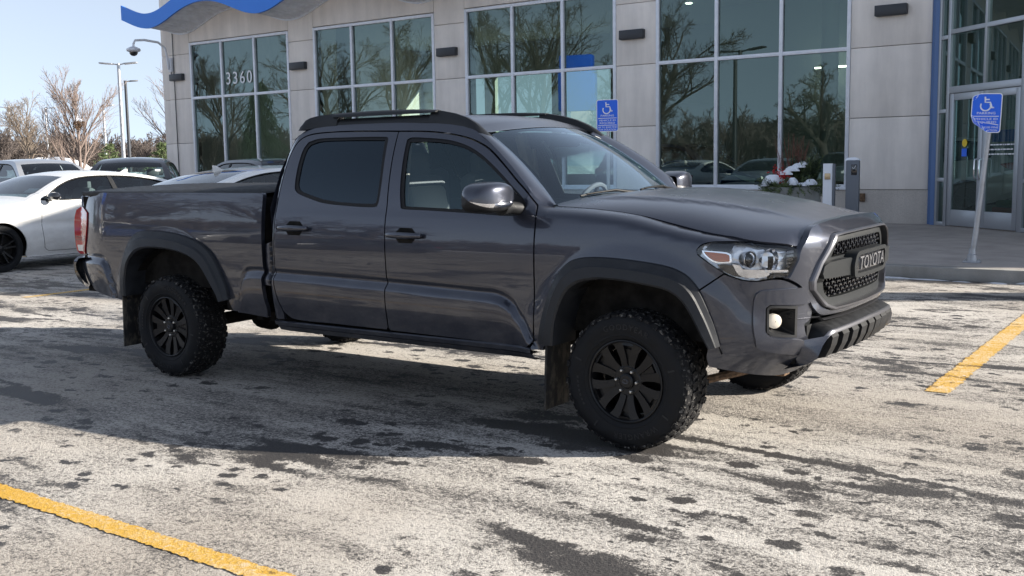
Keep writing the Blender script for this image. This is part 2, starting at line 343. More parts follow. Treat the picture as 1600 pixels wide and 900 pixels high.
def panel(g,fn,outer,holes=(),off=0.,step=.035,edge=.02,depth=.014,side=-1,mi=0,rs=True,hedge=True,normal=True,corner=38,post=None):
    """a sheet-metal panel: outline(s) in the surface's own (u,v), triangulated, mapped by fn(u,v,off); folded edge of the given depth"""
    post=post or (lambda p:p)
    o=resample(outer,edge,True,corner) if rs else list(outer); hs=[resample(h,edge,True,corner) if rs else list(h) for h in holes]
    v,f=cdt(o,hs,step)
    def P(u,w_,of=off):
        p=fn(u,w_,of); return post((p[0],p[1]*(-side),p[2]))
    vs=[P(*q) for q in v]; ns=None
    # right side surfaces: u grows forward, v up -> normal = du x dv points to -Y
    e=.004; ns=[]
    for (a,b) in v:
        du=Vector(P(a+e,b))-Vector(P(a-e,b)); dv=Vector(P(a,b+e))-Vector(P(a,b-e)); n=du.cross(dv)
        if side>0: n=-n
        ns.append(n.normalized() if n.length>1e-12 else Vector((0,side,0)))
    sgn=1
    fs=f if side<0 else [t[::-1] for t in f]
    g.add(vs,fs,ns if normal else None,mi)
    if depth:
        for lp,isout in [(o,True)]+([(h,False) for h in hs] if hedge else []):
            A=[P(*q) for q in lp]; B=[P(q[0],q[1],off-depth) for q in lp]; n=len(lp)
            area=sum(lp[i][0]*lp[(i+1)%n][1]-lp[(i+1)%n][0]*lp[i][1] for i in range(n))
            fs=[]
            for i in range(n):
                q=(i,(i+1)%n,n+(i+1)%n,n+i); fl=(area>0)^(not isout)^(side>0); fs.append(q[::-1] if fl else q)
            g.add(A+B,fs,None,mi)
    return g
def text_geo(txt,size,ext=.004,align='CENTER',spacing=1.,res=3):
    cu=bpy.data.curves.new('t','FONT'); cu.body=txt; cu.size=size; cu.extrude=ext; cu.align_x=align; cu.align_y='CENTER'; cu.space_character=spacing; cu.resolution_u=res
    ob=bpy.data.objects.new('t',cu); COL.objects.link(ob); dg=bpy.context.evaluated_depsgraph_get(); dg.update()
    me=bpy.data.meshes.new_from_object(ob.evaluated_get(dg)); vs=[tuple(v.co) for v in me.vertices]; fs=[tuple(p.vertices) for p in me.polygons]
    bpy.data.objects.remove(ob); bpy.data.curves.remove(cu); bpy.data.meshes.remove(me); return vs,fs
def empty(name,loc=(0,0,0),rz=0,label=None,cat=None,group=None):
    o=bpy.data.objects.new(name,None); COL.objects.link(o); o.location=loc; o.rotation_euler=(0,0,rz); o.empty_display_size=.2
    tag(o,label,cat,group); return o
def tag(o,label=None,cat=None,group=None,kind=None):
    if label: o['label']=label
    if cat: o['category']=cat
    if group: o['group']=group
    if kind: o['kind']=kind
    return o
def kids(o): return [c for c in bpy.data.objects if c.parent==o]
def copy_tree(o,parent=None):
    c=o.copy(); COL.objects.link(c); c.parent=parent
    for ch in kids(o): copy_tree(ch,c)
    return c
def lerp_tab(T,x):
    if x<=T[0][0]: return T[0][1]
    for (a,b),(c,d) in zip(T,T[1:]):
        if x<=c: 
            return b+(d-b)*(x-a)/(c-a)
    return T[-1][1]
def smooth_tab(T,x):
    # Catmull-Rom through table
    n=len(T)
    if x<=T[0][0]: return T[0][1]
    if x>=T[-1][0]: return T[-1][1]
    for i in range(n-1):
        if x<=T[i+1][0]:
            x0,y0=T[i]; x1,y1=T[i+1]; h=x1-x0; t=(x-x0)/h
            m0=(y1-T[i-1][1])/(x1-T[i-1][0]) if i>0 else (y1-y0)/h
            m1=(T[i+2][1]-y0)/(T[i+2][0]-x0) if i+2<n else (y1-y0)/h
            t2=t*t;t3=t2*t
            return (2*t3-3*t2+1)*y0+(t3-2*t2+t)*h*m0+(-2*t3+3*t2)*y1+(t3-t2)*h*m1
def sst(a,b,x):
    t=min(1,max(0,(x-a)/(b-a))); return t*t*(3-2*t)
WT=[(.30,.835),(.40,.862),(.50,.882),(.60,.892),(.72,.893),(.85,.896),(.95,.896),(1.05,.888),(1.12,.874),(1.17,.858),(1.25,.834),(1.35,.797),(1.45,.750),(1.55,.690),(1.62,.640),(1.70,.575)]
WB_=[(.30,.835),(.40,.862),(.50,.882),(.60,.892),(.72,.893),(.85,.896),(.95,.897),(1.05,.893),(1.12,.887),(1.20,.877),(1.26,.865),(1.30,.855)]
ZC=[(-4.8,.79),(-4.36,.785),(-4.30,.77),(-4.25,.70),(-4.2,.55),(-4.14,.40),(-3.9,.3),(-3.0,.3),(-2.9,.40),(-2.84,.62),(-2.80,.73),(-2.74,.762),(-2.5,.762),(-1.6,.748),(-.9,.73),(-.78,.722),(-.69,.68),(-.62,.59),(-.56,.50),(-.5,.40),(0,.3),(2,.3)]
XF=[(.30,.66),(.42,.76),(.50,.83),(.56,.852),(.64,.852),(.75,.852),(.85,.858),(.95,.866),(1.00,.862),(1.04,.845),(1.075,.815),(1.10,.775),(1.12,.72)]
ZT=[(-.7,1.20),(-.5,1.195),(-.2,1.178),(0,1.155),(.18,1.12),(.38,1.08),(.55,1.058),(.75,1.04),(1.5,1.04)]
def Wside(x,z):
    if x>-2.58: w=smooth_tab(WT,z)
    elif x<-2.58: w=smooth_tab(WB_,z)
    else: w=smooth_tab(WT,z)
    zc=smooth_tab(ZC,x); t=zc-z
    if t>-.004: w+=.024*sst(-.004,.042,t)*(1-.55*sst(.06,.26,t))
    w-=.009*math.exp(-((t+.008)/.017)**2)*sst(.42,.52,zc)
    for cx in (0,-3.571):
        d=math.hypot((x-cx)*.98,z-.36)
        w+=.016*(1-sst(.56,.68,d))
    if x<-4.25: w-=.07*min(1,((-4.25-x)/.40))**2.2
    if -2.58<x<-2.50: w-=.035*((-2.50-x)/.06)**2
    return w
def surf(u,v,off=0.0):
    """right body side: u along the truck (polar round the nose for u>0), v = height"""
    z=v; dy=0
    if u<=0: xx=u
    else: xx=.9*math.sin(u/.9) if u<1.41 else .9
    if u>-.62:
        zt=smooth_tab(ZT,min(xx,.9)); r=.055
        if v>zt-r:
            a=(v-(zt-r))/r*1.2
            a=min(a,math.pi/2); z=zt-r+r*math.sin(a); dy=.10*(1-math.cos(a))
            dy*=sst(-.64,-.50,u)
            if u<-.5: z=v+(z-v)*sst(-.64,-.5,u)
    W=Wside(xx,z)-dy
    if u<=0: return (u,-(W+off),z)
    n=3.2; ph=u/.9; XFf=smooth_tab(XF,z)-dy*.5
    s,c=math.sin(ph),math.cos(ph)
    # |c| keeps it symmetric past the centre line
    rho=((abs(s)/XFf)**n+(abs(c)/W)**n)**(-1/n)
    x=rho*s; y=-rho*c
    return (x+off*s,y-off*c,z)
def shear(p): return (p[0],p[1],p[2]+.012*(p[1]+.88))
# ================================================================== PICKUP TRUCK (front axle at x=0, nose towards +x)
TR=0.348; WB=-3.571
def TB(g,name,mats,parent,angle=35,**k):
    g.xf(lambda p:Vector((p.x,p.y,p.z+.012*(p.y+.88)))); return g.build(name,mats,parent,angle=angle,**k)
truck=empty('pickup_truck',(0,0,0),0,'dark grey four-door pickup truck with black wheels, parked across the salted lot','pickup truck')
SD=(-1,1)
ff_out=[(-.522,.496),(-.502,.586),(-.471,.694),(-.438,.782),(-.4,.85),(-.351,.908),(-.296,.94),(-.218,.954),(-.088,.957),(.065,.948),(.204,.931),(.273,.91),(.323,.876),(.363,.821),(.394,.748),(.421,.68),(.444,.602),(.455,.560)]
ff_in=[(-.404,.496),(-.385,.619),(-.35,.715),(-.304,.789),(-.238,.832),(-.141,.853),(-.017,.853),(.124,.838),(.237,.813),(.294,.765),(.333,.698),(.368,.621),(.402,.548)]
rf_out=[(-4.091,.545),(-4.083,.677),(-4.060,.784),(-4.010,.881),(-3.939,.958),(-3.868,.992),(-3.776,1.004),(-3.607,1.004),(-3.434,.99),(-3.31,.966),(-3.202,.933),(-3.111,.878),(-3.051,.805),(-2.999,.719),(-2.963,.65),(-2.942,.575)]
rf_in=[(-3.983,.54),(-3.968,.667),(-3.935,.764),(-3.873,.833),(-3.799,.872),(-3.706,.889),(-3.558,.891),(-3.414,.881),(-3.276,.854),(-3.186,.813),(-3.124,.753),(-3.063,.676),(-3.006,.599),(-2.990,.56)]
def mid(a,b,f=.45,n=24):
    A=resample(a,.05,False); B=resample(b,.05,False)
    def at(Pp,t):
        i=t*(len(Pp)-1); k=min(int(i),len(Pp)-2); q=i-k; return (Pp[k][0]*(1-q)+Pp[k+1][0]*q,Pp[k][1]*(1-q)+Pp[k+1][1]*q)
    return [tuple(x*(1-f)+y*f for x,y in zip(at(A,i/n),at(B,i/n))) for i in range(n+1)]
farch=mid(ff_out,ff_in,.35); rarch=mid(rf_out,rf_in,.35)
def zt(x): return smooth_tab(ZT,x)
rear_door=[(-1.675,1.615),(-1.843,1.621),(-2.044,1.626),(-2.25,1.626),(-2.395,1.617),(-2.46,1.597),(-2.492,1.560),(-2.503,1.50),(-2.503,1.40),(-2.503,1.23),(-2.503,1.064),(-2.503,.948),(-2.503,.82),(-2.498,.72),(-2.483,.648),(-2.466,.589),(-2.440,.53),(-2.36,.488),(-2.009,.483),(-1.592,.480),(-1.580,.494),(-1.577,.619),(-1.577,.752),(-1.580,.842),(-1.585,.977),(-1.590,1.092),(-1.597,1.198),(-1.604,1.249),(-1.628,1.399),(-1.652,1.517)]
front_door=[(-1.667,1.615),(-1.485,1.609),(-1.335,1.597),(-1.184,1.574),(-1.081,1.549),(-.974,1.508),(-.895,1.462),(-.805,1.399),(-.719,1.332),(-.639,1.272),(-.602,1.235),(-.575,1.19),(-.556,1.142),(-.553,1.012),(-.553,.79),(-.555,.567),(-.565,.49),(-.598,.468),(-1.029,.472),(-1.559,.478),(-1.570,.492),(-1.569,.619),(-1.569,.752),(-1.572,.842),(-1.577,.977),(-1.582,1.092),(-1.589,1.198),(-1.596,1.249),(-1.620,1.399),(-1.644,1.517)]
rw_out=[(-2.384,1.304),(-2.396,1.36),(-2.408,1.451),(-2.412,1.533),(-2.394,1.574),(-2.312,1.592),(-2.125,1.594),(-1.747,1.588),(-1.727,1.575),(-1.694,1.455),(-1.669,1.331),(-1.661,1.221),(-1.669,1.188),(-1.71,1.182),(-1.905,1.188),(-2.109,1.203),(-2.24,1.231),(-2.343,1.26),(-2.378,1.285)]
rw_in=[(-2.362,1.311),(-2.372,1.37),(-2.383,1.455),(-2.386,1.53),(-2.368,1.556),(-2.30,1.573),(-2.12,1.576),(-1.755,1.569),(-1.718,1.449),(-1.692,1.327),(-1.684,1.221),(-1.692,1.205),(-1.72,1.202),(-1.908,1.206),(-2.095,1.221),(-2.223,1.246),(-2.33,1.276)]
fw_out=[(-1.487,1.181),(-1.513,1.27),(-1.544,1.415),(-1.568,1.524),(-1.578,1.566),(-1.555,1.579),(-1.416,1.573),(-1.268,1.559),(-1.145,1.533),(-1.039,1.495),(-.93,1.438),(-.812,1.361),(-.729,1.300),(-.659,1.248),(-.627,1.213),(-.628,1.187),(-.656,1.160),(-.703,1.148),(-.959,1.157),(-1.276,1.169),(-1.466,1.174)]
fw_in=[(-1.464,1.190),(-1.488,1.27),(-1.519,1.414),(-1.546,1.524),(-1.550,1.553),(-1.40,1.551),(-1.262,1.538),(-1.140,1.512),(-1.035,1.473),(-.928,1.415),(-.84,1.358),(-.752,1.298),(-.751,1.172),(-.963,1.176),(-1.464,1.190)][:-1]
sail=[(-.748,1.300),(-.70,1.262),(-.655,1.226),(-.640,1.205),(-.642,1.186),(-.668,1.168),(-.746,1.168)]
def handle(door,x0,x1,z,s):
    g=G(); xc=(x0+x1)/2
    cup=[(xc-.075,z+.012),(xc-.045,z+.040),(xc+.045,z+.040),(xc+.075,z+.012),(xc+.075,z-.015),(xc+.05,z-.045),(xc-.05,z-.045),(xc-.075,z-.015)]
    panel(g,surf,cup,off=.0015,depth=.0,step=.03,side=s,mi=1)
    rings=[]
    for i in range(13):
        t=i/12; x=x0+(x1-x0)*t; e=min(1,math.sin(math.pi*min(max(t,.015),.985))**.45)
        o=.012+.028*e; hz=.019*(.55+.45*e); p=surf(x,z,o)
        rings.append([(p[0],p[1]*(-s)+s*.012*math.cos(a)*.9,p[2]+hz*math.sin(a)) for a in [2*math.pi*k/10 for k in range(10)]])
    g.loft(rings,True,0,True,True,flip=(s<0)); return TB(g,'door_handle',['truck_paint','under_dark'],door)
for s in SD:
    for nm,o,wo,wi,glass,hd in (('rear_door',rear_door,rw_out,rw_in,'glass_privacy',(-2.457,-2.196,1.052)),('front_door',front_door,fw_out,fw_in,'glass_front',(-1.555,-1.296,1.031))):
        g=G(); panel(g,surf,o,[wo],step=.0155 if s<0 else .04,edge=.012,side=s,depth=.03); door=TB(g,nm,'truck_paint',truck)
        g=G(); panel(g,surf,wo,[wi]+([sail] if nm[0]=='f' else []),off=-.006,step=.02,edge=.014,side=s,depth=.012)
        if nm[0]=='f': panel(g,surf,sail,off=-.004,step=.03,side=s,depth=.0)
        TB(g,'window_seal','rubber_seal',door)
        g=G(); panel(g,surf,wi,off=-.012,step=.05,side=s,depth=0); TB(g,'window_glass',glass,door)
        handle(door,*hd,s)
# cab shell: pillars, cant rail and roof
inner=[(-.575,.455),(-.562,.47),(-.546,.56),(-.544,.79),(-.544,1.012),(-.547,1.142),(-.566,1.193),(-.593,1.240),(-.631,1.278),(-.712,1.339),(-.799,1.406),(-.889,1.470),(-.969,1.516),(-1.078,1.557),(-1.183,1.582),(-1.335,1.605),(-1.485,1.617),(-1.665,1.623),(-1.843,1.629),(-2.044,1.634),(-2.25,1.634),(-2.40,1.625),(-2.466,1.604),(-2.500,1.564),(-2.511,1.50),(-2.511,1.40),(-2.511,1.23),(-2.511,.82),(-2.506,.72),(-2.491,.645),(-2.474,.585),(-2.446,.525),(-2.445,.478)]
outer=[(-2.52,.478),(-2.575,.60),(-2.575,1.18),(-2.568,1.30),(-2.560,1.40),(-2.548,1.50),(-2.525,1.59),(-2.485,1.638),(-2.42,1.662),(-2.2,1.672),(-1.9,1.673),(-1.6,1.668),(-1.35,1.655),(-1.2,1.635),(-1.09,1.603),(-1.04,1.575),(-.95,1.530),(-.86,1.472),(-.76,1.402),(-.66,1.322),(-.57,1.247),(-.515,1.205),(-.50,1.17),(-.50,.455)]
def roofz(x):   # edge height, crown height, half width
    return smooth_tab([(-2.57,1.56),(-2.52,1.615),(-2.42,1.66),(-2.2,1.672),(-1.9,1.673),(-1.6,1.668),(-1.35,1.655),(-1.2,1.635),(-1.09,1.603),(-1.0,1.57)],x)
def windshield(s_,t):
    """s_ -1..1 across, t 0..1 up"""
    b=Vector((-.53+.155*(1-abs(s_)**2.2),s_*.70,1.198+.020*(1-s_*s_))); tp=Vector((-1.075+.075*(1-abs(s_)**2.2),s_*.548,1.592+.030*(1-s_*s_)))
    p=b.lerp(tp,t); n=Vector((.6,0,.8)); return p+n*.035*4*t*(1-t)*(1-.3*s_*s_)
g=G(); wsv=[]
NU,NV=28,16
for s in SD: panel(g,surf,outer+inner,step=.035,edge=.018,side=s,depth=.02)
rings=[]
xs=[-2.57,-2.545,-2.52,-2.47,-2.42,-2.3,-2.1,-1.9,-1.7,-1.5,-1.35,-1.25,-1.17,-1.12,-1.09]
for x in xs:
    ze=roofz(x); we=Wside(x,ze); ring=[]
    for j in range(25):
        t=-1+j/12; y=t*we; cr=.052*sst(-2.66,-2.3,x)*(1-sst(-1.35,-1.0,x)*.35)
        fx=.075*(1-abs(t)**2.2)*sst(-1.35,-1.09,x)
        z=ze+cr*(1-abs(t)**2.4); 
        if x>-1.2: 
            top=windshield(max(-1,min(1,y/.548)) ,1.0); k=sst(-1.2,-1.09,x); z=z*(1-k)+(top.z+.004)*k
        ring.append((x+fx,y,z))
    rings.append(ring)
g.loft(rings,False,flip=True)
# A pillars (door line to glass edge) and back wall of the cab
for s in SD:
    A=[(-1.10,1.603),(-1.02,1.568),(-.95,1.530),(-.86,1.472),(-.76,1.402),(-.66,1.322),(-.57,1.247),(-.50,1.200)]
    A=resample(A,.03,False); rr=[[],[],[],[],[]]
    for i,q in enumerate(A):
        t=1-i/(len(A)-1); a=surf(*q); a=Vector((a[0],a[1]*(-s),a[2])); b=windshield(float(s),t); 
        for k,f in enumerate((0,.25,.5,.75,1)):
            p=a.lerp(b,f)+Vector((.35,s*.9,.4)).normalized()*.022*4*f*(1-f); rr[k].append(tuple(p))
    g.loft(rr,False,flip=(s<0))
bw=[(-.82,.50),(-.86,1.17),(-.76,1.40),(-.62,1.60),(0,1.68),(.62,1.60),(.76,1.40),(.86,1.17),(.82,.50)]
g.add([(-2.565,y,z) for y,z in bw],[tuple(reversed(range(9)))])
cab=TB(g,'cab_body','truck_paint',truck,angle=50)
for s in SD:
    g=G()
    for (a,b_,w0,w1) in ((.468,.437,.0,.004),(.437,.398,-.02,-.03)):
        rg=[]
        for x in [-2.54+i*.1 for i in range(20)]+[-.56]:
            zo=.0 if x>-2.45 else 0
            p=surf(x,a); q=surf(x,b_)
            rg.append([(x,p[1]*(-s)-s*.0+s*w0,a),(x,p[1]*(-s)+s*(w0+.012),a-.008),(x,q[1]*(-s)+s*(w1+.006),b_),(x,q[1]*(-s)-s*.10,b_-.01)])
        g.loft(rg,False,flip=(s>0))
    TB(g,'rocker_panel','truck_paint',truck)
# windshield glass with black border
g=G()
def grid(g,fn,u0,u1,v0,v1,nu,nv,mi=0,flip=False):
    vs=[fn(u0+(u1-u0)*i/nu,v0+(v1-v0)*j/nv) for i in range(nu+1) for j in range(nv+1)]
    fs=[(i*(nv+1)+j,(i+1)*(nv+1)+j,(i+1)*(nv+1)+j+1,i*(nv+1)+j+1) for i in range(nu) for j in range(nv)]
    if flip: fs=[f[::-1] for f in fs]
    g.add([tuple(v) for v in vs],fs,None,mi)
grid(g,windshield,-1,1,0,1,30,18); TB(g,'windshield','glass_shield',truck,angle=None)
g=G()
dn=Vector((-.6,0,-.8))*.004
W2=lambda a,b:windshield(a,b)+dn
grid(g,W2,-1,1,0,.05,30,2); grid(g,W2,-1,1,.962,1,30,2); grid(g,W2,-1,-.965,0,1,2,18); grid(g,W2,.965,1,0,1,2,18)
TB(g,'windshield_border','rubber_seal',truck,angle=None)
g=G(); grid(g,lambda a,b:windshield(a,b)-dn*.5,.80,.92,.86,.905,3,2); TB(g,'white_windshield_tag','paper',truck)
# wipers
g=G()
for (s0,s1) in ((-.72,-.20),(.02,.56)):
    pv=windshield(s1,.02)+Vector((.03,0,.012)); tip=windshield(s0,.05)+Vector((.01,0,.016)); md=pv.lerp(tip,.5)+Vector((.02,0,.02))
    g.tube([pv+Vector((.03,0,-.02)),pv,pv.lerp(md,.5),md,tip],[.020,.014,.008,.006,.004],8)
    q=[windshield(s0+(s1-s0)*t+ -.06,.045+.02*math.sin(t*3))+Vector((.006,0,.012)) for t in (0,.25,.5,.75,1)]
    g.tube(q,.006,6)
TB(g,'wiper','rubber_seal',truck)
# fenders, hood, bumper skin
fender_out=[(-.505,.462),(-.541,.50),(-.541,.79),(-.541,1.012),(-.544,1.142),(-.548,1.178),(-.52,1.195),(-.50,1.207),(-.2,1.192),(0,1.170),(.18,1.137),(.36,1.099),(.46,1.082),(.545,1.070),(.585,1.058),(.575,1.040),(.52,1.043),(.467,1.043),(.412,1.041),(.368,1.029),(.350,1.006),(.355,.984),(.378,.964),(.430,.926),(.468,.900),(.362,.822)]
cut=min(range(len(farch)),key=lambda i:math.hypot(farch[i][0]-.345,farch[i][1]-.81))
fa=list(reversed(farch[:cut+1]))
g=None
for s in SD:
    g=G(); panel(g,surf,fender_out+fa,step=.028,edge=.016,side=s,depth=.02,corner=45); TB(g,'fender','truck_paint',truck)
def hys(x): return (Wside(x,smooth_tab(ZT,x))-.104) if x<.46 else smooth_tab([(.40,Wside(.4,smooth_tab(ZT,.4))-.104),(.55,.775),(.64,.74),(.72,.67),(.76,.615),(.82,.60)],x)
def hood(x,y,off=0):
    ys=hys(x)
    zs=(smooth_tab(ZT,x)+.002) if x<.5 else smooth_tab([(.4,1.078),(.5,1.066),(.57,1.052),(.66,1.034),(.72,1.022),(.765,1.012),(.82,1.0)],x)
    zc=smooth_tab([(-.6,1.225),(-.45,1.238),(-.2,1.244),(0,1.236),(.2,1.216),(.42,1.180),(.57,1.152),(.7,1.130),(.80,1.112),(.9,1.09)],x)
    t=min(1.05,abs(y)/ys); yr=smooth_tab([(-.6,.60),(0,.52),(.4,.42),(.8,.36)],x)
    f=1-.30*t*t-.70*t**6
    z=zs+(zc-zs)*f+.013*(1-sst(yr-.02,yr+.035,abs(y)))*sst(-.6,-.2,x)*(1-sst(.45,.75,x))
    if abs(y)>ys: z-=.0
    return (x,y,z+off)
def hoodf(u,v,off=0): return hood(u,-v if True else v,off)
hh=[(-.405,0),(-.42,.30),(-.46,.50),(-.50,.64),(-.515,.715),(-.49,hys(-.49)),(-.25,hys(-.25)),(0,hys(0)),(.2,hys(.2)),(.40,hys(.40)),(.52,.777),(.575,.768),(.64,.735),(.72,.662),(.752,.620),(.758,.585),(.768,.545),(.782,.49),(.795,.35),(.802,.18),(.806,0)]
ho=[(x,y) for x,y in hh]+[(x,-y) for x,y in reversed(hh[1:-1])]
g=G(); v,f=cdt(resample(ho,.02,True,50),[],.035); o=resample(ho,.02,True,50)
nrm=[]
for a,b in v:
    e=.004; du=Vector(hood(a+e,b))-Vector(hood(a-e,b)); dv=Vector(hood(a,b+e))-Vector(hood(a,b-e)); nrm.append(du.cross(dv).normalized())
g.add([hood(a,b) for a,b in v],f,nrm)
A=[hood(a,b) for a,b in o]; B=[(p[0]*.985-.002,p[1]*.985,p[2]-.025) for p in A]; n=len(A)
ar=sum(o[i][0]*o[(i+1)%n][1]-o[(i+1)%n][0]*o[i][1] for i in range(n))
g.add(A+B,[((i,n+i,n+(i+1)%n,(i+1)%n) if ar>0 else ((i+1)%n,n+(i+1)%n,n+i,i)) for i in range(n)])
TB(g,'hood','truck_paint',truck,angle=None)
# cowl under the wipers
g=G(); rg=[]
for j in range(21):
    y=-.80+j*.08; a=hood(-.44,y); w_=windshield(max(-1,min(1,y/.70)),.01); rg.append([(w_.x-.06,y,w_.z-.03),(w_.x+.01,y,w_.z-.02),(a[0]+.03,y,a[2]-.03),(a[0]+.10,y,a[2]-.07)])
g.loft(rg,False); TB(g,'cowl','black_plastic',truck)
def cor(y,n=3.2,W=.905): return max(0.,1-abs(y/W)**n)**(1/n)
def nose(y,z,off=0):
    xz=smooth_tab([(.60,.838),(.68,.862),(.75,.856),(.85,.862),(.95,.868),(1.02,.868),(1.05,.858),(1.08,.838),(1.11,.812),(1.14,.775)],z)
    k=.012*math.exp(-((abs(y)-.60)/.05)**2)
    return (xz*cor(y)+off,y,z)
nose_fn=lambda u,v,off=0: nose(u,v,off)
ring_o=[(0,1.064),(.30,1.062),(.40,1.059),(.447,1.032),(.535,.935),(.577,.85),(.571,.805),(.482,.718),(.40,.692),(0,.686)]
ring_i=[(0,1.054),(.295,1.052),(.384,1.047),(.428,1.015),(.514,.926),(.553,.845),(.548,.803),(.456,.728),(.390,.709),(0,.702)]
full=lambda h:[(a,b) for a,b in h]+[(-a,b) for a,b in reversed(h[1:-1])]
no=[(0,1.124),(.18,1.122),(.35,1.116),(.49,1.102),(.548,1.080),(.590,1.045),(.622,1.015),(.636,.985),(.640,.955),(.657,.92),(.668,.893),(.682,.868),(.62,.828),(.563,.758),(.545,.722),(.50,.684),(.40,.672),(0,.668)]
def yzpanel(g,fn,outer,holes=(),off=0,depth=.02,step=.03,edge=.016,mi=0,corner=38):
    # fn(y,z,off) facing +x
    o=resample(outer,edge,True,corner); hs=[resample(h,edge,True,corner) for h in holes]; v,f=cdt(o,hs,step); ns=[]; e=.004
    for a,b in v:
        du=Vector(fn(a+e,b))-Vector(fn(a-e,b)); dv=Vector(fn(a,b+e))-Vector(fn(a,b-e)); ns.append(du.cross(dv).normalized())
    g.add([fn(a,b,off) for a,b in v],f,ns,mi)
    for lp,io in [(o,True)]+[(h,False) for h in hs]:
        A=[fn(a,b,off) for a,b in lp]; B=[fn(a,b,off-depth) for a,b in lp]; n=len(lp); ar=sum(lp[i][0]*lp[(i+1)%n][1]-lp[(i+1)%n][0]*lp[i][1] for i in range(n))
        g.add(A+B,[((i,n+i,n+(i+1)%n,(i+1)%n) if (ar>0)==io else ((i+1)%n,n+(i+1)%n,n+i,i)) for i in range(n)],None,mi)
g=G(); yzpanel(g,nose,full(no),[full(ring_o)],.004,.03); TB(g,'nose_panel','truck_paint',truck)
grille=None
g=G()
ro=resample(full(ring_o),.02,True,30); n=len(ro)
def loopres(h,n):
    P_=full(h); L_=[0]
    for i in range(len(P_)): a=P_[i]; b=P_[(i+1)%len(P_)]; L_.append(L_[-1]+math.hypot(a[0]-b[0],a[1]-b[1]))
    out=[]
    for k in range(n):
        t=k/n*L_[-1]
        for i in range(len(P_)):
            if L_[i+1]>=t: q=(t-L_[i])/(L_[i+1]-L_[i]); a=P_[i]; b=P_[(i+1)%len(P_)]; out.append((a[0]*(1-q)+b[0]*q,a[1]*(1-q)+b[1]*q)); break
    return out
NR=180; lo=loopres(ring_o,NR); li=loopres(ring_i,NR)
rr=[]
for f,of in ((0,.0),(.08,.016),(.3,.022),(.85,.024),(1,.018),(1.02,-.03)):
    rr.append([nose(a[0]*(1-f)+b[0]*f,a[1]*(1-f)+b[1]*f,of) for a,b in zip(lo,li)])
g.loft(rr,True,flip=False); grille=TB(g,'grille','satin_silver',truck,angle=25)
def insl(h,d): # shrink towards centre
    c=(0,.88); return [(a*(1-d/.5) if a else 0,c[1]+(b-c[1])*(1-d/.17)) for a,b in h]
um=[(0,1.018),(.30,1.016),(.345,1.008),(.375,.975),(.398,.945),(0,.950)]
lm=[(0,.842),(.43,.848),(.455,.835),(.44,.790),(.405,.757),(.36,.748),(0,.744)]
g=G(); yzpanel(g,nose,full(ring_i),[full(um),full(lm)],-.012,.03); TB(g,'grille_frame','grille_grey',grille)
g=G(); yzpanel(g,nose,full(insl(ring_i,.01)),[],-.062,.001); TB(g,'grille_backing','under_dark',grille)
# staggered mesh
g=G()
def mesh_rows(poly,z0,z1,dz,dy):
    k=0; z=z0
    while z<z1:
        y=-.50+(dy/2 if k%2 else 0)
        while y<.50:
            if inside((y,z),poly) and inside((y+dy*.4,z),poly) and inside((y-dy*.4,z),poly):
                p=nose(y,z,-.026)
                g.box(p,(.022,dy*.52,dz*.42),0,0,.0015); 
                q=nose(y+dy*.25,z+dz*.5,-.034); g.box(q,(.016,dz*.35,dz*.9),0,rot=Matrix.Rotation(R(35),3,'X'))
                q=nose(y-dy*.25,z+dz*.5,-.034); g.box(q,(.016,dz*.35,dz*.9),0,rot=Matrix.Rotation(R(-35),3,'X'))
            y+=dy
        z+=dz; k+=1
mesh_rows(full(um),.958,1.02,.0215,.062); mesh_rows(full(lm),.758,.85,.0215,.062)
TB(g,'grille_mesh','gloss_black',grille)
g=G()
bar=[(0,.925),(.24,.925),(.27,.935),(.475,.930),(.520,.915),(.528,.88),(.515,.855),(.27,.850),(.24,.842),(0,.842)]
yzpanel(g,nose,full(bar),[],.032,.06)
cen=[(0,.962),(.215,.960),(.245,.945),(.262,.90),(.25,.845),(.225,.832),(0,.830)]
bad=[(0,.943),(.205,.941),(.222,.925),(.222,.868),(.205,.852),(0,.850)]
yzpanel(g,nose,full(cen),[full(bad)],.050,.06)
TB(g,'grille_bar','grille_grey',grille)
g=G(); yzpanel(g,nose,full(bad),[],.034,.001); TB(g,'badge_plate','gloss_black',grille)
vs,fs=text_geo('TOYOTA',.090,.006,spacing=1.05)
g=G(); bw_=max(v[0] for v in vs)-min(v[0] for v in vs); sc_=.395/bw_
g.add([(nose(v[0]*sc_,.897+v[1]*1.05,.046+v[2])) for v in vs],fs); TB(g,'badge_lettering','letter_silver',grille,smooth=False)
# bumper skin on each side
bump_out=[(.362,.812),(.470,.893),(.518,.874),(.548,.864),(.607,.858),(.651,.864),(.700,.864),(.742,.853),(.808,.812),(.866,.746),(.880,.722),(.88,.690),(.865,.66),(.835,.645),(.842,.60),(.868,.56),(.90,.50),(.93,.44),(.90,.408),(.772,.388),(.619,.409),(.440,.447),(.409,.452),(.398,.50),(.405,.545),(.452,.552),(.436,.602),(.413,.68),(.386,.748),(.357,.815)]
cc=[(.62,.815),(.812,.822),(.866,.752),(.85,.744),(.788,.744),(.66,.752),(.64,.736),(.638,.625),(.665,.597),(.80,.575),(.866,.556),(.885,.505),(.87,.485),(.628,.534),(.602,.554),(.588,.651),(.591,.77),(.599,.80)]
fogh=[(.646,.732),(.66,.747),(.790,.735),(.787,.588),(.672,.604),(.646,.622)]
fogi=[(.656,.728),(.668,.735),(.778,.724),(.775,.600),(.678,.614),(.656,.630)]
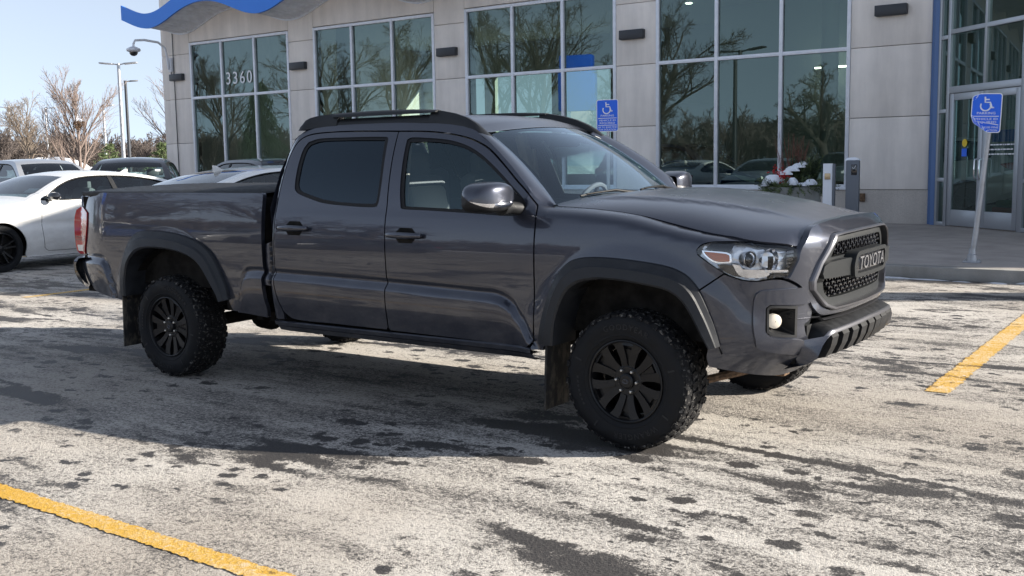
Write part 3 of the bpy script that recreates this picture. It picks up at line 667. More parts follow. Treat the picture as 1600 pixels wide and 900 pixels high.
for s in SD:
    g=G(); panel(g,surf,bump_out,[fogh],step=.028,edge=.014,side=s,depth=.025); bp=TB(g,'bumper_skin','truck_paint',truck)
    g=G(); panel(g,surf,cc,off=.016,step=.025,edge=.012,side=s,depth=.02); TB(g,'bumper_bracket','truck_paint',bp)
    g=G(); panel(g,surf,fogh,[fogi],off=.012,step=.02,edge=.01,side=s,depth=.02)
    # tapering cup behind the bezel
    A=resample(fogi,.012); rg=[]
    for k,(f,of) in enumerate(((0,.006),(.15,-.02),(.35,-.05),(.6,-.07))):
        cx,cy=.700,.668; rg.append([ (lambda p:(p[0],p[1]*(-s),p[2]))(surf(a+(cx-a)*f,b+(cy-b)*f,of)) for a,b in A])
    g.loft(rg,True,flip=(s<0),cap1=True)
    fl=TB(g,'fog_light','black_plastic',truck)
    g=G(); c=Vector(surf(.688,.668,-.008)); c.y*=-s; d=Vector(surf(.688,.668,.05)); d.y*=-s; ax=(d-c).normalized(); 
    rings=[]
    up=Vector((0,0,1)); a_=ax.cross(up).normalized()
    for r_,h in ((.034,-.03),(.034,0),(.029,.006),(.018,.010),(.002,.011)):
        rings.append([tuple(c+ax*h+a_*r_*math.cos(t)+up*r_*math.sin(t)) for t in [2*math.pi*k/20 for k in range(20)]])
    g.loft(rings,True,flip=True); TB(g,'lamp_lens','fog_bulb',fl)
# slot, skid ledge and ribs
g=G(); yzpanel(g,lambda y,z,off=0:((.80+(z-.6)*.05)*cor(y)+off,y,z),full([(0,.72),(.52,.72),(.60,.66),(.60,.58),(0,.56)]),[],-.05,.001); TB(g,'intake_backing','under_dark',truck)
g=G()
for z0,of in ((.664,-.012),(.642,.0)):
    for s in SD:
        pass
    rg=[]
    for j in range(41):
        y=-.64+j*.032; p=nose(y,z0,of-.01); zz=z0+.012*(abs(y)/.6)**2+(.018 if abs(y)>.45 else 0)
        rg.append([(p[0],y,zz+.005),(p[0]+.012,y,zz),(p[0],y,zz-.005),(p[0]-.03,y,zz)])
    g.loft(rg,True)
TB(g,'intake_strip','satin_silver',truck)
for s in SD:
    g=G(); A=[(.50,.705),(.575,.735),(.63,.735),(.635,.59),(.545,.60),(.50,.63)]
    yzpanel(g,nose,[(a*s,b) for a,b in (A if s>0 else A)],[],-.035,.01); TB(g,'bumper_louver','grille_grey',truck)
g=G(); rg=[]
def lip(t): # t -1..1 : plan line of the ledge front edge
    y=t*.585; x=.905-.045*abs(t)**2-.05*sst(.78,1,abs(t)); z=.612-.012*abs(t)-.10*sst(.80,1.,abs(t)); return x,y,z
for j in range(61):
    t=-1+j/30; x,y,z=lip(t); k=sst(.75,1,abs(t))
    rg.append([(x-.10+.03*k,y*.97,z+.040-.02*k),(x-.03,y*.99,z+.020),(x-.004,y,z+.004)])
g.loft(rg,False); g.b2((.70,-.54,.50),(.775,.54,.63),0)
sk=TB(g,'skid_plate','black_plastic',truck,angle=40)
g=G(); rg=[]
for j in range(61):
    t=-1+j/30; x,y,z=lip(t); k=sst(.75,1,abs(t)); rg.append([(x-.006,y,z+.006),(x+.002,y,z+.002),(x+.004,y,z-.014),(x-.010,y,z-.020-.03*k)])
g.loft(rg,False); TB(g,'skid_lip','satin_silver',sk,angle=60)
for s in SD:
    g=G()
    P0=[(.872,.50,.585),(.862,.565,.545),(.845,.590,.485),(.80,.60,.455),(.70,.64,.43)]; P1=[(lambda p:(p[0],-p[1],p[2]))(surf(.81,v_,.012)) for v_ in (.57,.54,.50,.455,.425)]; P2=[(lambda p:(p[0],-p[1],p[2]))(surf(.70,v_,.0)) for v_ in (.535,.52,.495,.455,.42)]
    P_1=[(.84,.50,.56),(.83,.505,.53),(.82,.505,.49),(.79,.50,.455),(.72,.50,.43)]
    rg=[[(x,y*s,z) for x,y,z in Q] for Q in (P_1,P0,P1,P2)]; g.loft(rg,False,flip=(s>0))
    TB(g,'skid_corner','truck_paint',sk,angle=60)
for i in range(8):
    g=G(); y=-.434+i*.124; x=.905-.045*(y/.585)**2
    g.prism([(x-.12,.578),(x-.012,.590),(x+.000,.570),(x-.010,.525),(x-.035,.475),(x-.08,.462),(x-.12,.475)],y-.044,y+.044,'XZ')
    TB(g,'skid_rib','black_plastic',sk,smooth=False)
g=G(); g.b2((.35,-.50,.42),(.68,.50,.47)); g.b2((.66,-.50,.45),(.775,.50,.60)); TB(g,'lower_valance','under_dark',truck,smooth=False)
# headlights
hl=[(.352,1.006),(.373,1.026),(.415,1.039),(.467,1.040),(.572,1.036),(.635,1.028),(.736,1.020),(.775,1.011),(.797,.992),(.796,.963),(.780,.927),(.763,.901),(.738,.878),(.655,.872),(.607,.864),(.548,.870),(.518,.880),(.472,.902),(.432,.929),(.381,.969),(.357,.988)]
mat('headlamp_inner',(.86,.88,.92),.2,.45); mm=M['headlamp_inner']; c=coords(mm); vv=N(mm,'ShaderNodeTexVoronoi'); vv.inputs['Scale'].default_value=26; L(mm,c,vv.inputs['Vector']); bump(mm,vv.outputs[0],.012,.6)
for s in SD:
    g=G(); panel(g,surf,hl,off=-.055,step=.03,side=s,depth=0,mi=0)
    A=resample(hl,.012,True,38); a1=[surf(*q,0) for q in A]; b1=[surf(*q,-.055) for q in A]; n=len(A)
    f_=lambda p:(p[0],p[1]*(-s),p[2])
    g.add([f_(p) for p in a1+b1],[((i,(i+1)%n,n+(i+1)%n,n+i) if s>0 else (n+i,n+(i+1)%n,(i+1)%n,i)) for i in range(n)],None,1)
    hlo=TB(g,'headlight',['headlamp_inner','gloss_black'],truck)
    g=G(); panel(g,surf,hl,off=-.001,step=.03,side=s,depth=0); TB(g,'headlight_lens','glass_lens',hlo)
    g=G(); am=[(.374,1.004),(.48,.996),(.500,.986),(.502,.952),(.492,.946),(.442,.946),(.415,.956),(.384,.983)]; am2=[(.383,.999),(.478,.989),(.492,.981),(.494,.957),(.488,.952),(.445,.952),(.419,.961),(.392,.984)]
    panel(g,surf,am,[am2],off=-.010,step=.02,edge=.01,side=s,depth=.03,mi=0); panel(g,surf,am2,off=-.014,step=.02,side=s,depth=0,mi=1)
    TB(g,'side_reflector',['chrome','amber'],hlo)
    g=G(); panel(g,surf,[(.385,1.008),(.42,1.030),(.47,1.032),(.515,1.030),(.50,1.002),(.47,1.001)],off=-.013,side=s,depth=.02); panel(g,surf,[(.44,.938),(.50,.936),(.53,.915),(.55,.878),(.52,.884),(.475,.905)],off=-.013,side=s,depth=.02)
    for z0 in (.915,.932,.949,.966,.983): panel(g,surf,[(.742,z0),(.742,z0+.011),(.782,z0+.013),(.778,z0+.002)],off=-.018,side=s,depth=.01)
    for z0 in (.876,.884,.892): panel(g,surf,[(.662,z0),(.662,z0+.004),(.742,z0+.005),(.742,z0+.001)],off=-.006,side=s,depth=.01)
    TB(g,'lamp_trim','gloss_black',hlo)
    g=G(); panel(g,surf,[(.505,.94),(.535,.935),(.548,.916),(.64,.912),(.745,.908),(.748,.897),(.67,.899),(.645,.879),(.56,.878),(.53,.892)],off=-.012,step=.02,side=s,depth=.03)
    for (uc,zc_,r0) in ((.568,.961,.034),(.650,.955,.044)):
        c=Vector(surf(uc,zc_,-.05)); c.y*=-s; d=Vector(surf(uc,zc_,.0)); d.y*=-s; ax=((d-c).normalized()*.6+Vector((1,0,0))*.8).normalized(); up=Vector((0,0,1)); a_=ax.cross(up).normalized(); rings=[]
        pr=((r0,-.01),(r0*1.1,.03),(r0*1.16,.032),(r0*1.12,.022),(r0*.8,.014),(r0*.8,.014)) if r0<.04 else ((r0*1.3,.035),(r0*1.22,.03),(r0,.005),(r0*.6,-.012),(r0*.2,-.02))
        for r_,h in pr: rings.append([tuple(c+ax*h+a_*r_*math.cos(t)+up*r_*math.sin(t)) for t in [2*math.pi*k/22 for k in range(22)]])
        g.loft(rings,True,flip=True)
        if r0<.04:
            rings=[]
            for r_,h in ((r0*.85,.012),(r0*.75,.024),(r0*.45,.034),(.001,.038)): rings.append([tuple(c+ax*h+a_*r_*math.cos(t)+up*r_*math.sin(t)) for t in [2*math.pi*k/22 for k in range(22)]])
            g.loft(rings,True,mi=1,flip=True)
    TB(g,'projector_lamp',['chrome','gloss_black'],hlo)
# wheel arch flares
def flare(o,i_,name):
    for s in SD:
        A=resample(o,.03,False); NN=64
        def at(P_,t):
            L_=[0]
            for a,b in zip(P_,P_[1:]): L_.append(L_[-1]+math.hypot(a[0]-b[0],a[1]-b[1]))
            q=t*L_[-1]
            for k in range(len(P_)-1):
                if L_[k+1]>=q-1e-9: f=(q-L_[k])/(L_[k+1]-L_[k]); return (P_[k][0]*(1-f)+P_[k+1][0]*f,P_[k][1]*(1-f)+P_[k+1][1]*f)
            return P_[-1]
        Bi=resample(i_,.03,False); g=G(); rg=[]
        for k in range(NN+1):
            t=k/NN; a=at(A,t); b=at(Bi,t); row=[]
            for f,of in ((0,-.01),(0,.012),(.05,.022),(.35,.036),(.44,.050),(.9,.060),(1.0,.052),(1.03,.02),(1.05,-.05),(1.06,-.16)):
                p=surf(a[0]*(1-f)+b[0]*f,a[1]*(1-f)+b[1]*f,of); row.append((p[0],p[1]*(-s),p[2]))
            rg.append(row)
        g.loft(rg,False,flip=(s>0)); fs=[]
        n_=10; g.f.append(tuple(len(g.v)-n_+j for j in range(n_))); g.mi.append(0); g.f.append(tuple(reversed(range(n_)))); g.mi.append(0)
        TB(g,'wheel_arch_flare','flare_plastic',truck,angle=28)
flare(ff_out,ff_in,'f'); flare(rf_out,rf_in,'r')
# bed sides, tailgate, cover
bo=[(-4.560,1.247),(-4.60,1.236),(-4.645,1.195),(-4.650,1.165),(-4.620,1.15),(-4.53,1.118),(-4.528,1.10),(-4.540,1.03),(-4.565,.94),(-4.60,.87),(-4.633,.80),(-4.600,.785),(-4.588,.72),(-4.56,.66),(-4.515,.60),(-4.44,.545),(-4.125,.500)]
ra=[p for p in rarch]; ra[0]=(-4.05,.50)
bed=bo+ra+[(-2.93,.50),(-2.60,.478),(-2.592,.53),(-2.605,.60),(-2.613,.72),(-2.618,.86),(-2.618,1.11),(-2.618,1.247),(-2.63,1.262),(-3.5,1.262),(-4.50,1.258)]
for s in SD:
    g=G(); panel(g,surf,bed,step=.018 if s<0 else .05,edge=.014,side=s,depth=.03,corner=42); TB(g,'bed_side','truck_paint',truck)
    tl=[(-4.655,1.153),(-4.60,1.143),(-4.528,1.112),(-4.533,1.03),(-4.558,.94),(-4.592,.87),(-4.625,.803),(-4.70,.800),(-4.73,.83),(-4.745,.95),(-4.742,1.07),(-4.72,1.13)]
    g=G(); panel(g,surf,tl,off=.010,step=.025,edge=.012,side=s,depth=.03,mi=0)
    panel(g,surf,[(-4.715,.870),(-4.62,.872),(-4.64,.825),(-4.705,.825)],off=.0125,step=.03,side=s,depth=.004,mi=1)
    for z0 in (.905,.918,.931): panel(g,surf,[(-4.735,z0),(-4.735,z0+.005),(-4.575,z0+.006),(-4.575,z0+.002)],off=.0125,side=s,depth=.003,mi=2)
    TB(g,'taillight',['red_lens','clear_lens','gloss_black'],truck)
g=G(); g.b2((-4.70,-.80,.78),(-4.655,.80,1.235),0,.015); TB(g,'tailgate','truck_paint',truck)
g=G(); prof=[(-4.62,.785),(-4.66,.79),(-4.76,.775),(-4.80,.73),(-4.795,.69),(-4.75,.64),(-4.70,.60),(-4.62,.575),(-4.55,.56)]
rg=[]
for j in range(25):
    t=-1+j/12; y=t*.885; k=abs(t)**6*.12; rg.append([(x+k,y,z) for x,z in prof])
g.loft(rg,False,flip=True)
for s in SD:
    A=[(-4.65,.790),(-4.60,.780),(-4.578,.70),(-4.54,.64),(-4.50,.595),(-4.52,.575),(-4.62,.565),(-4.70,.60),(-4.74,.66),(-4.745,.74),(-4.72,.785)]
    panel(g,surf,A,off=.012,step=.03,side=s,depth=.03)
TB(g,'rear_bumper','gloss_black',truck,angle=50)
g=G(); rg=[]
for x in (-4.575,-4.565,-3.6,-2.67,-2.66):
    e=.0 if x in (-4.575,-2.66) else .010
    rg.append([(x,y,1.257+e*(1 if abs(y)<.83 else 0)+.026*(1-(y/.84)**2)) for y in [-.840,-.83,-.815,-.6,-.3,0,.3,.6,.815,.83,.840]])
g.loft(rg,False,flip=True)
TB(g,'bed_cover','black_plastic',truck,angle=60)
for s in SD: g=G(); g.b2((-4.58,s*.835,1.235),(-2.64,s*.862,1.266),0,.006); TB(g,'bed_rail','black_plastic',truck)
# roof rails
for s in SD:
    g=G()
    def rp(x): 
        ze=roofz(max(-2.5,min(-1.06,x))); y=Wside(x,ze)-.025
        return ze,y
    def rail_seg(xs_,bot,top,yw=.020):
        rg=[]
        for x,b_,t_ in zip(xs_,bot,top):
            ze,y=rp(x); yb=y*s
            rg.append([(x,yb+s*.028,b_),(x,yb+s*.020,(b_+t_)/2),(x,yb-s*.004,t_),(x,yb-s*.030,t_-.002),(x,yb-s*.040,(b_+t_)/2),(x,yb-s*.040,b_)])
        g.loft(rg,True,0,True,True,flip=(s<0))
    xr=[-2.535,-2.515,-2.49,-2.46,-2.40,-2.30,-2.22]; rail_seg(xr,[1.648,1.648,1.650,1.655,1.660,1.665,1.668],[1.665,1.69,1.712,1.726,1.738,1.744,1.745])
    xr=[-1.47,-1.40,-1.30,-1.20,-1.12,-1.06,-1.02]; rail_seg(xr,[1.655,1.652,1.645,1.628,1.602,1.577,1.560],[1.735,1.730,1.712,1.684,1.648,1.610,1.578])
    xr=[-2.26+i*.08 for i in range(11)]+[-1.42]; rail_seg(xr,[1.662]*12,[1.711]*11+[1.705])
    xr=[-2.26+i*.08 for i in range(11)]+[-1.42]; rail_seg(xr,[1.722]*12,[1.7455,1.747,1.749,1.750,1.750,1.750,1.749,1.748,1.746,1.742,1.738,1.735])
    TB(g,'roof_rail','rail_black',truck,angle=40)
# mirrors
for s in SD:
    def sect(t):  # along y
        y=.93+.265*t; k=math.sin(math.pi*min(1,max(0,.12+t*.80)))**.55 if t<.5 else max(.0004,1-((t-.5)/.5)**3.4)**.55
        return y,k
    def mring(t,lo,hi,n):
        y,k=sect(t); out=[]
        for j in range(n+1):
            a=lo+(hi-lo)*j/n; cx=-.700-.035*t; cz=1.252-.012*t; ex=.100*k; ez=.087*k
            x=cx+ex*math.copysign(abs(math.cos(a))**.48,math.cos(a)); z=cz+ez*math.copysign(abs(math.sin(a))**.50,math.sin(a))*(1 if math.sin(a)>0 else .78)
            out.append((x,y*s,z))
        return out
    ts=[0,.03,.08,.16,.3,.45,.6,.72,.82,.9,.95,.98,.993,1.0]
    g=G()
    g.loft([mring(t,R(-4),R(158),18) for t in ts],False,0,flip=(s>0))
    g.loft([[ (x+.002,y,z) for x,y,z in mring(t,R(-20),R(-4),3)] for t in ts],False,1,flip=(s>0))
    g.loft([mring(t,R(-170),R(-20),14) for t in ts],False,2,flip=(s>0))
    g.loft([mring(t,R(158),R(190),3) for t in ts],False,2,flip=(s>0))
    g.tube([(-.665,.84*s,1.185),(-.68,.90*s,1.195),(-.69,.98*s,1.205)],[.035,.032,.05],12,2)
    mr=TB(g,'side_mirror',['truck_paint','chrome','black_plastic'],truck,angle=45)
# underbody, arches, mud flaps
g=G()
g.b2((-2.60,-.80,.44),(-.50,.80,.52)); 
for s in SD: g.b2((-4.5,.42*s,.42),(.62,.52*s,.56))
g.b2((-2.2,.12,.33),(-1.2,.50,.46),0,.03); g.b2((-4.45,-.75,.52),(-2.7,.75,.60)); g.b2((-.30,-.45,.36),(.35,.45,.50),0,.04)
g.tube([(-3.571,-.68,.34),(-3.571,.68,.34)],.045,12); g.lathe([(.01,-.14),(.12,-.10),(.15,0),(.12,.10),(.01,.14)],(-3.571,.0,.34),'Y',16)
g.tube([(0,-.68,.32),(0,.68,.32)],.04,10)
g.tube([(-.4,.10,.38),(-2.4,.14,.42),(-3.3,.30,.46),(-4.3,-.35,.44),(-4.62,-.50,.44)],.035,10)
g.tube([(-2.35,-.30,.40),(-2.95,-.30,.40)],.10,12)
for x in (-2.85,-2.72,-2.58): g.b2((x,-.76,.43),(x+.06,.76,.50))
# arch liners
for cx in (0,-3.571):
    for s in SD:
        rg=[]
        for k in range(15):
            a=R(16)+R(148)*k/14; rg.append([(cx+.505*math.cos(a),s*.87,.38+.505*math.sin(a)),(cx+.505*math.cos(a),s*.45,.38+.505*math.sin(a))])
        g.loft(rg,False); g.b2((cx-.50,s*.44,.45),(cx+.50,s*.46,.95))
g.b2((.50,-.60,.45),(.74,.60,1.0)); g.b2((.44,-.70,.52),(.66,.70,.97)); g.b2((-.48,-.76,.55),(.44,-.70,.98)); g.b2((-.48,.70,.55),(.44,.76,.98)); g.b2((-.45,-.72,.95),(.60,.72,1.02)); 
g.b2((-4.62,-.80,.62),(-2.66,.80,1.235))
for s in SD: g.b2((-.53,s*.70,.46),(-.46,s*.84,1.16)); g.b2((-4.60,s*.74,.53),(-4.08,s*.84,1.23)); g.b2((-3.04,s*.74,.50),(-2.64,s*.84,1.23))
TB(g,'underbody','under_dark',truck,smooth=False)
g=G()
for s in SD: g.b2((.42,.28*s,.33),(.60,.36*s,.43),0,.01)
g.b2((.30,-.42,.35),(.42,.42,.40),0,.01); g.tube([(.2,-.6,.30),(.45,-.35,.36),(.45,.35,.36),(.2,.6,.30)],.022,8); TB(g,'suspension_arm','rust',truck)
for (x,z0,z1,y0,y1) in ((-.455,.15,.50,.70,.93),(-4.055,.17,.55,.70,.93)):
    for s in SD:
        g=G(); rg=[]
        for k in range(7):
            z=z0+(z1-z0)*k/6; xx=x+(-.015)*(1-k/6); rg.append([(xx-.006,s*y0,z),(xx+.006,s*y0,z),(xx+.006,s*y1,z),(xx-.006,s*y1,z)])
        g.loft(rg,True,0,True,True,flip=(s>0)); TB(g,'mud_flap','mud_flap',truck,smooth=False)
# interior
g=G()
def seat(y,x,mi,deep=.5):
    c=G()
    c.box((x+.02,y,.82),(.50,.50,.16),0,mi,.05); c.box((x-.27,y,1.08),(.16,.48,.56),0,mi,.06,rot=Matrix.Rotation(R(-12),3,'Y')); c.box((x-.33,y,1.405),(.10,.26,.17),0,mi,.04,rot=Matrix.Rotation(R(-8),3,'Y')); c.box((x-.31,y,1.31),(.03,.12,.10),0,mi)
    return c
for y in (-.38,.38):
    c=seat(y,-1.47,0); g.add(c.v,c.f,None,1)
    g.box((-1.47,y,.875),(.42,.34,.08),0,0,.035); g.box((-1.672,y,1.07),(.10,.34,.44),0,0,.035,rot=Matrix.Rotation(R(-12),3,'Y'))
g.box((-2.12,0,.82),(.46,1.30,.14),0,1,.04); g.box((-2.38,0,1.10),(.14,1.30,.56),0,1,.05)
for y in (-.38,.38): g.box((-2.42,y,1.43),(.09,.26,.15),0,1,.04)
TB(g,'seats',['seat_beige','seat_dark'],truck)
g=G(); rg=[]
for j in range(21):
    y=-.74+j*.074; rg.append([(-.48,y,1.165),(-.62,y,1.185),(-.78,y,1.175),(-.90,y,1.12),(-.92,y,.98),(-.80,y,.80)])
g.loft(rg,False); g.box((-.86,.37,1.19),(.16,.34,.06),0,0,.025); g.box((-1.25,0,.86),(.7,.22,.20),0,0,.04); g.b2((-2.5,-.78,.53),(-.55,.78,.62))
for s in SD: g.b2((-2.5,s*.775,.55),(-.70,s*.80,1.155))
TB(g,'dashboard','dash',truck,angle=30)
g=G(); c=Vector((-.985,.37,1.105)); ax=Vector((-.9,0,.42)).normalized(); u_=Vector((0,1,0)); v_=ax.cross(u_)
g.tube([c+(u_*math.cos(t)+v_*math.sin(t))*.18 for t in [2*math.pi*k/32 for k in range(32)]],.015,8,closed=True,mi=0)
for t in (R(0),R(180),R(-90)): g.tube([c,c+(u_*math.cos(t)+v_*math.sin(t))*.175],.014,8,1)
g.box(c,(.05,.13,.10),0,1,.02); g.tube([c,c-ax*.2],.03,8,1); TB(g,'steering_wheel',['seat_dark','dash'],truck)
g=G(); p=windshield(0,.80)+Vector((-.07,0,-.02)); g.box(p,(.03,.25,.07),0,0,.015,rot=Matrix.Rotation(R(-14),3,'Z')); g.box(p+Vector((.018,0,0)),(.002,.23,.055),0,0,rot=Matrix.Rotation(R(-14),3,'Z')); g.tube([p,windshield(0,.90)+Vector((-.03,0,-.02))],.012,8); TB(g,'rearview_mirror','grille_grey',truck)
g=G(); rg=[]
for x in (-2.48,-2.3,-1.8,-1.4,-1.16):
    ze=roofz(x); rg.append([(x,y*.60,ze-.012+.045*(1-y*y)) for y in (-1,-.7,-.35,0,.35,.7,1)])
g.loft(rg,False); 
for s in SD: g.tube([(-1.62,s*.71,1.18),(-1.66,s*.60,1.60)],.045,8); g.tube([(-1.60,s*.66,1.50),(-1.58,s*.70,1.20),(-1.5,s*.70,.90)],[.02,.02,.02],6)
TB(g,'headliner','headliner',truck)
# wheels
def make_wheel():
    t=empty('wheel'); t.parent=truck
    g=G(); yo=-.125
    prof=[(.198,-.095),(.205,-.110),(.215,-.117),(.235,-.126),(.265,-.132),(.295,-.130),(.318,-.122),(.333,-.108),(.340,-.095)]
    full_=prof+[(.341,-.05),(.341,.05)]+[(r,-h) for r,h in reversed(prof)]
    g.lathe(full_,n=72); 
    # raised rings on the sidewall
    g.lathe([(.228,-.1245),(.231,-.127),(.234,-.1265),(.236,-.126)],n=72)
    ty=g.build('tyre','tyre',t,angle=40)
    g=G(); rnd=random.Random(4); NB=46
    for row,(y0,y1,ph) in enumerate(((-.118,-.078,0),(-.072,-.028,.5),(-.022,.022,.1),(.028,.072,.6),(.078,.118,.2))):
        for k in range(NB):
            a=2*math.pi*(k+ph)/NB; wa=2*math.pi/NB*.40; sk=.35*(1 if row%2 else -1)*2*math.pi/NB*.7
            r0=.336; r1=.3485 if 0<row<4 else .3455
            vs=[]
            for r_,sh in ((r0,1),(r1,.86)):
                for (aa,yy) in ((-wa*sh,y0),(wa*sh,y0),(wa*sh,y1),(-wa*sh,y1)):
                    q=a+aa+sk*((yy-(y0+y1)/2)/(y1-y0)); rr_=r_-(.012 if (row in(0,4) and abs(yy)>.10) else 0); vs.append((rr_*math.cos(q),yy,rr_*math.sin(q)))
            g.add(vs,[(0,3,2,1),(4,5,6,7),(0,1,5,4),(1,2,6,5),(2,3,7,6),(3,0,4,7)])
            if row in (0,4):   # shoulder lugs
                sg=-1 if row==0 else 1
                if k%2==0:
                    vs=[]
                    for (r_,yy) in ((.318,sg*.119),(.336,sg*.104),(.341,sg*.117),(.322,sg*.127)):
                        for aa in (-wa*.8,wa*.8): q=a+aa; vs.append((r_*math.cos(q),yy,r_*math.sin(q)))
                    g.add(vs,[(0,1,3,2),(2,3,5,4),(4,5,7,6),(6,7,1,0),(0,2,4,6),(1,7,5,3)])
    g.build('tread','tyre_tread',ty,smooth=False)
    g=G()
    for word,ang,sz in (('GOODYEAR',90,.040),('WRANGLER',-72,.040)):
        vs,fs=text_geo(word,sz,.0012,spacing=1.25,res=2); 
        up=1 if ang>0 else 1
        pts=[]
        for x,y,z in vs:
            if ang>0: th=R(ang)-x/.272; r_=.272+y
            else: th=R(ang)-x/.272; r_=.272+y
            pts.append((r_*math.cos(th),-.1315-z-.0008,r_*math.sin(th)))
        g.add(pts,fs)
    # small print blocks and bars
    for a0 in (183,188,193,198,203,208,213): 
        q=R(a0); g.box((.262*math.cos(q),-.1325,.262*math.sin(q)),(.010,.002,.012),rot=Matrix.Rotation(-q,3,'Y'))
    for a0 in (20,163,238,330):
        q=R(a0); g.box((.272*math.cos(q),-.1325,.272*math.sin(q)),(.036,.002,.008),rot=Matrix.Rotation(-q,3,'Y'))
    g.build('sidewall_lettering','letter_rubber',ty,smooth=False)
    g=G()
    g.lathe([(.206,-.113),(.207,-.118),(.202,-.120),(.197,-.116),(.193,-.100),(.186,-.06),(.182,.0),(.186,.10),(.205,.11)],n=64)   # barrel + lip
    g.lathe([(.001,.0),(.10,.0),(.18,.0)],n=32,mi=1)                                   # brake backing
    # six split spokes: each a forked plate with a slot
    for k in range(6):
        q=2*math.pi*k/6+R(90)
        def P_(r_,a_,y): return (r_*math.cos(q+a_),y,r_*math.sin(q+a_))
        def plate(pl,y0s,y1s):
            n=len(pl); vs=[P_(r_,R(a_),y) for (r_,a_),y in zip(pl,y0s)]+[P_(r_,R(a_)*.93,y1s) for (r_,a_) in pl]
            fs=[tuple(range(n)),tuple(reversed(range(n,2*n)))]+[(i,n+i,n+(i+1)%n,(i+1)%n) for i in range(n)]
            g.add(vs,[f[::-1] for f in fs])
        for sg in (-1,1):
            pl=[(.050,1*sg),(.050,29*sg),(.078,27*sg),(.11,22.5*sg),(.160,22.5*sg),(.185,24*sg),(.200,27*sg),(.200,9*sg),(.165,7.5*sg),(.12,5*sg),(.085,3*sg)]
            ys=[-.088,-.086,-.088,-.093,-.100,-.104,-.107,-.107,-.102,-.096,-.090]
            if sg<0: pl=pl[::-1]; ys=ys[::-1]
            plate(pl,ys,-.062)
        plate([(.075,-10),(.160,-9.5),(.160,9.5),(.075,10)][::-1],[-.080,-.088,-.088,-.080],-.060); plate([(.160,-9.5),(.195,-9.5),(.195,9.5),(.160,9.5)][::-1],[-.076,-.080,-.080,-.076],-.060)
        plate([(.182,-10),(.182,10),(.202,10),(.202,-10)][::-1],[-.103,-.103,-.108,-.108],-.07)
        plate([(.05,-8),(.05,8),(.105,5),(.105,-5)][::-1],[-.084,-.084,-.080,-.080],-.06)
    g.lathe([(.078,-.060),(.076,-.088),(.070,-.092),(.040,-.090),(.038,-.104),(.030,-.110),(.001,-.111)],n=36)
    rim=g.build('rim',['wheel_black','under_dark'],t,angle=30)
    for k in range(6):
        g=G()
        q=2*math.pi*(k+.5)/6+R(90); c_=(.057*math.cos(q),.057*math.sin(q)); g.lathe([(.0085,-.088),(.0085,-.106),(.006,-.110),(.001,-.111)],(c_[0],0,c_[1]),'Y',6)
        g.build('lug_nut','lug',rim,smooth=False)
    g=G(); pts=[(.016*math.cos(t),-.1125,.010*math.sin(t)) for t in [2*math.pi*k/20 for k in range(20)]]; g.tube(pts,.0012,5,closed=True); g.tube([(.007*math.cos(t),-.1125,.010*math.sin(t)) for t in [2*math.pi*k/16 for k in range(16)]],.0011,5,closed=True)
    g.build('hub_emblem','satin_silver',rim)
    return t
wh=make_wheel()
spots_=[(0,-.805,0),(WB,-.805,0),(0,.805,math.pi),(WB,.805,math.pi)]
for i,(x,y,rz) in enumerate(spots_):
    o=wh if i==0 else copy_tree(wh,truck); o.location=(x,y,TR); o.rotation_euler=(0,R((3,27,10,50)[i]),rz) if rz==0 else (0,R(20),rz)
# ================================================================== GROUND
def S(name,g,m,smooth=False,**k): return tag(g.build(name,m,None,smooth=smooth,**k),kind='structure')
g=G(); g.add([(-400,-400,-.02),(400,-400,-.02),(400,400,-.02),(-400,400,-.02)],[(0,1,2,3)]); S('snowy_ground',g,'snow_field')
g=G(); g.add([(-60,-34,0),(40,-34,0),(40,7.5,0),(-60,7.5,0)],[(0,1,2,3)]); g.add([(-60,7.5,0),(-26.6,7.5,0),(-26.6,44,0),(-60,44,0)],[(0,1,2,3)]); S('parking_lot',g,'salted_asphalt')
g=G(); YK=7.58
xs=[-26.4+i*2 for i in range(34)]
g.add([(-26.4,YK,.15),(40,YK,.15),(40,30,.15),(-26.4,30,.15)],[(0,1,2,3)])
S('sidewalk',g,'sidewalk')
g=G(); x=-26.4; k=0
while x<38:
    g.box((x+1.49,YK-.07,.072),(2.975,.15,.155),0,0,.018); x+=3.0
g.b2((-26.56,YK-.14,-.01),(-26.40,30,.148),0,.015); S('kerb',g,'kerb_stone',True)
def stripe(name,lab,pts,width,z=.004,group=None,mt='yellow_line'):
    g=G(); (x0,y0),(x1,y1)=pts; d=Vector((x1-x0,y1-y0,0)); l=d.length; n=Vector((-d.y,d.x,0)).normalized()*width/2; k=int(l/.012)
    rnd=random.Random(len(lab)); A=[];B=[]
    ph=[rnd.uniform(0,6.28) for _ in range(8)]
    def jag(x,o): return sum(a_*math.sin(f*x+ph[(i+o)%8]) for i,(f,a_) in enumerate(((9,.03),(23,.045),(57,.05),(121,.06),(233,.05))))+rnd.gauss(0,.035)
    for i in range(k+1):
        p=Vector((x0,y0,z))+d*i/k; t=l*i/k; A.append(tuple(p+n*(1+jag(t,0)))); B.append(tuple(p-n*(1+jag(t,4))))
    g.add(A+B,[(i+k+1,i+k+2,i+1,i) for i in range(k)]); o=g.build(name,mt,None,smooth=False); tag(o,kind='structure'); return o
stripe('yellow_lane_line','near',[(-9,-2.90),(1.6,-3.03)],.105)
stripe('yellow_stall_line','right',[(.955,1.22),(.86,5.3)],.145,mt='yellow_line_worn')
stripe('yellow_stall_line','left',[(-8.9,1.1),(-9.1,5.5)],.12,mt='yellow_line_worn')
for x in (-14.4,-17.2): stripe('yellow_stall_line','x',[(x,1.0),(x,6.2)],.11)
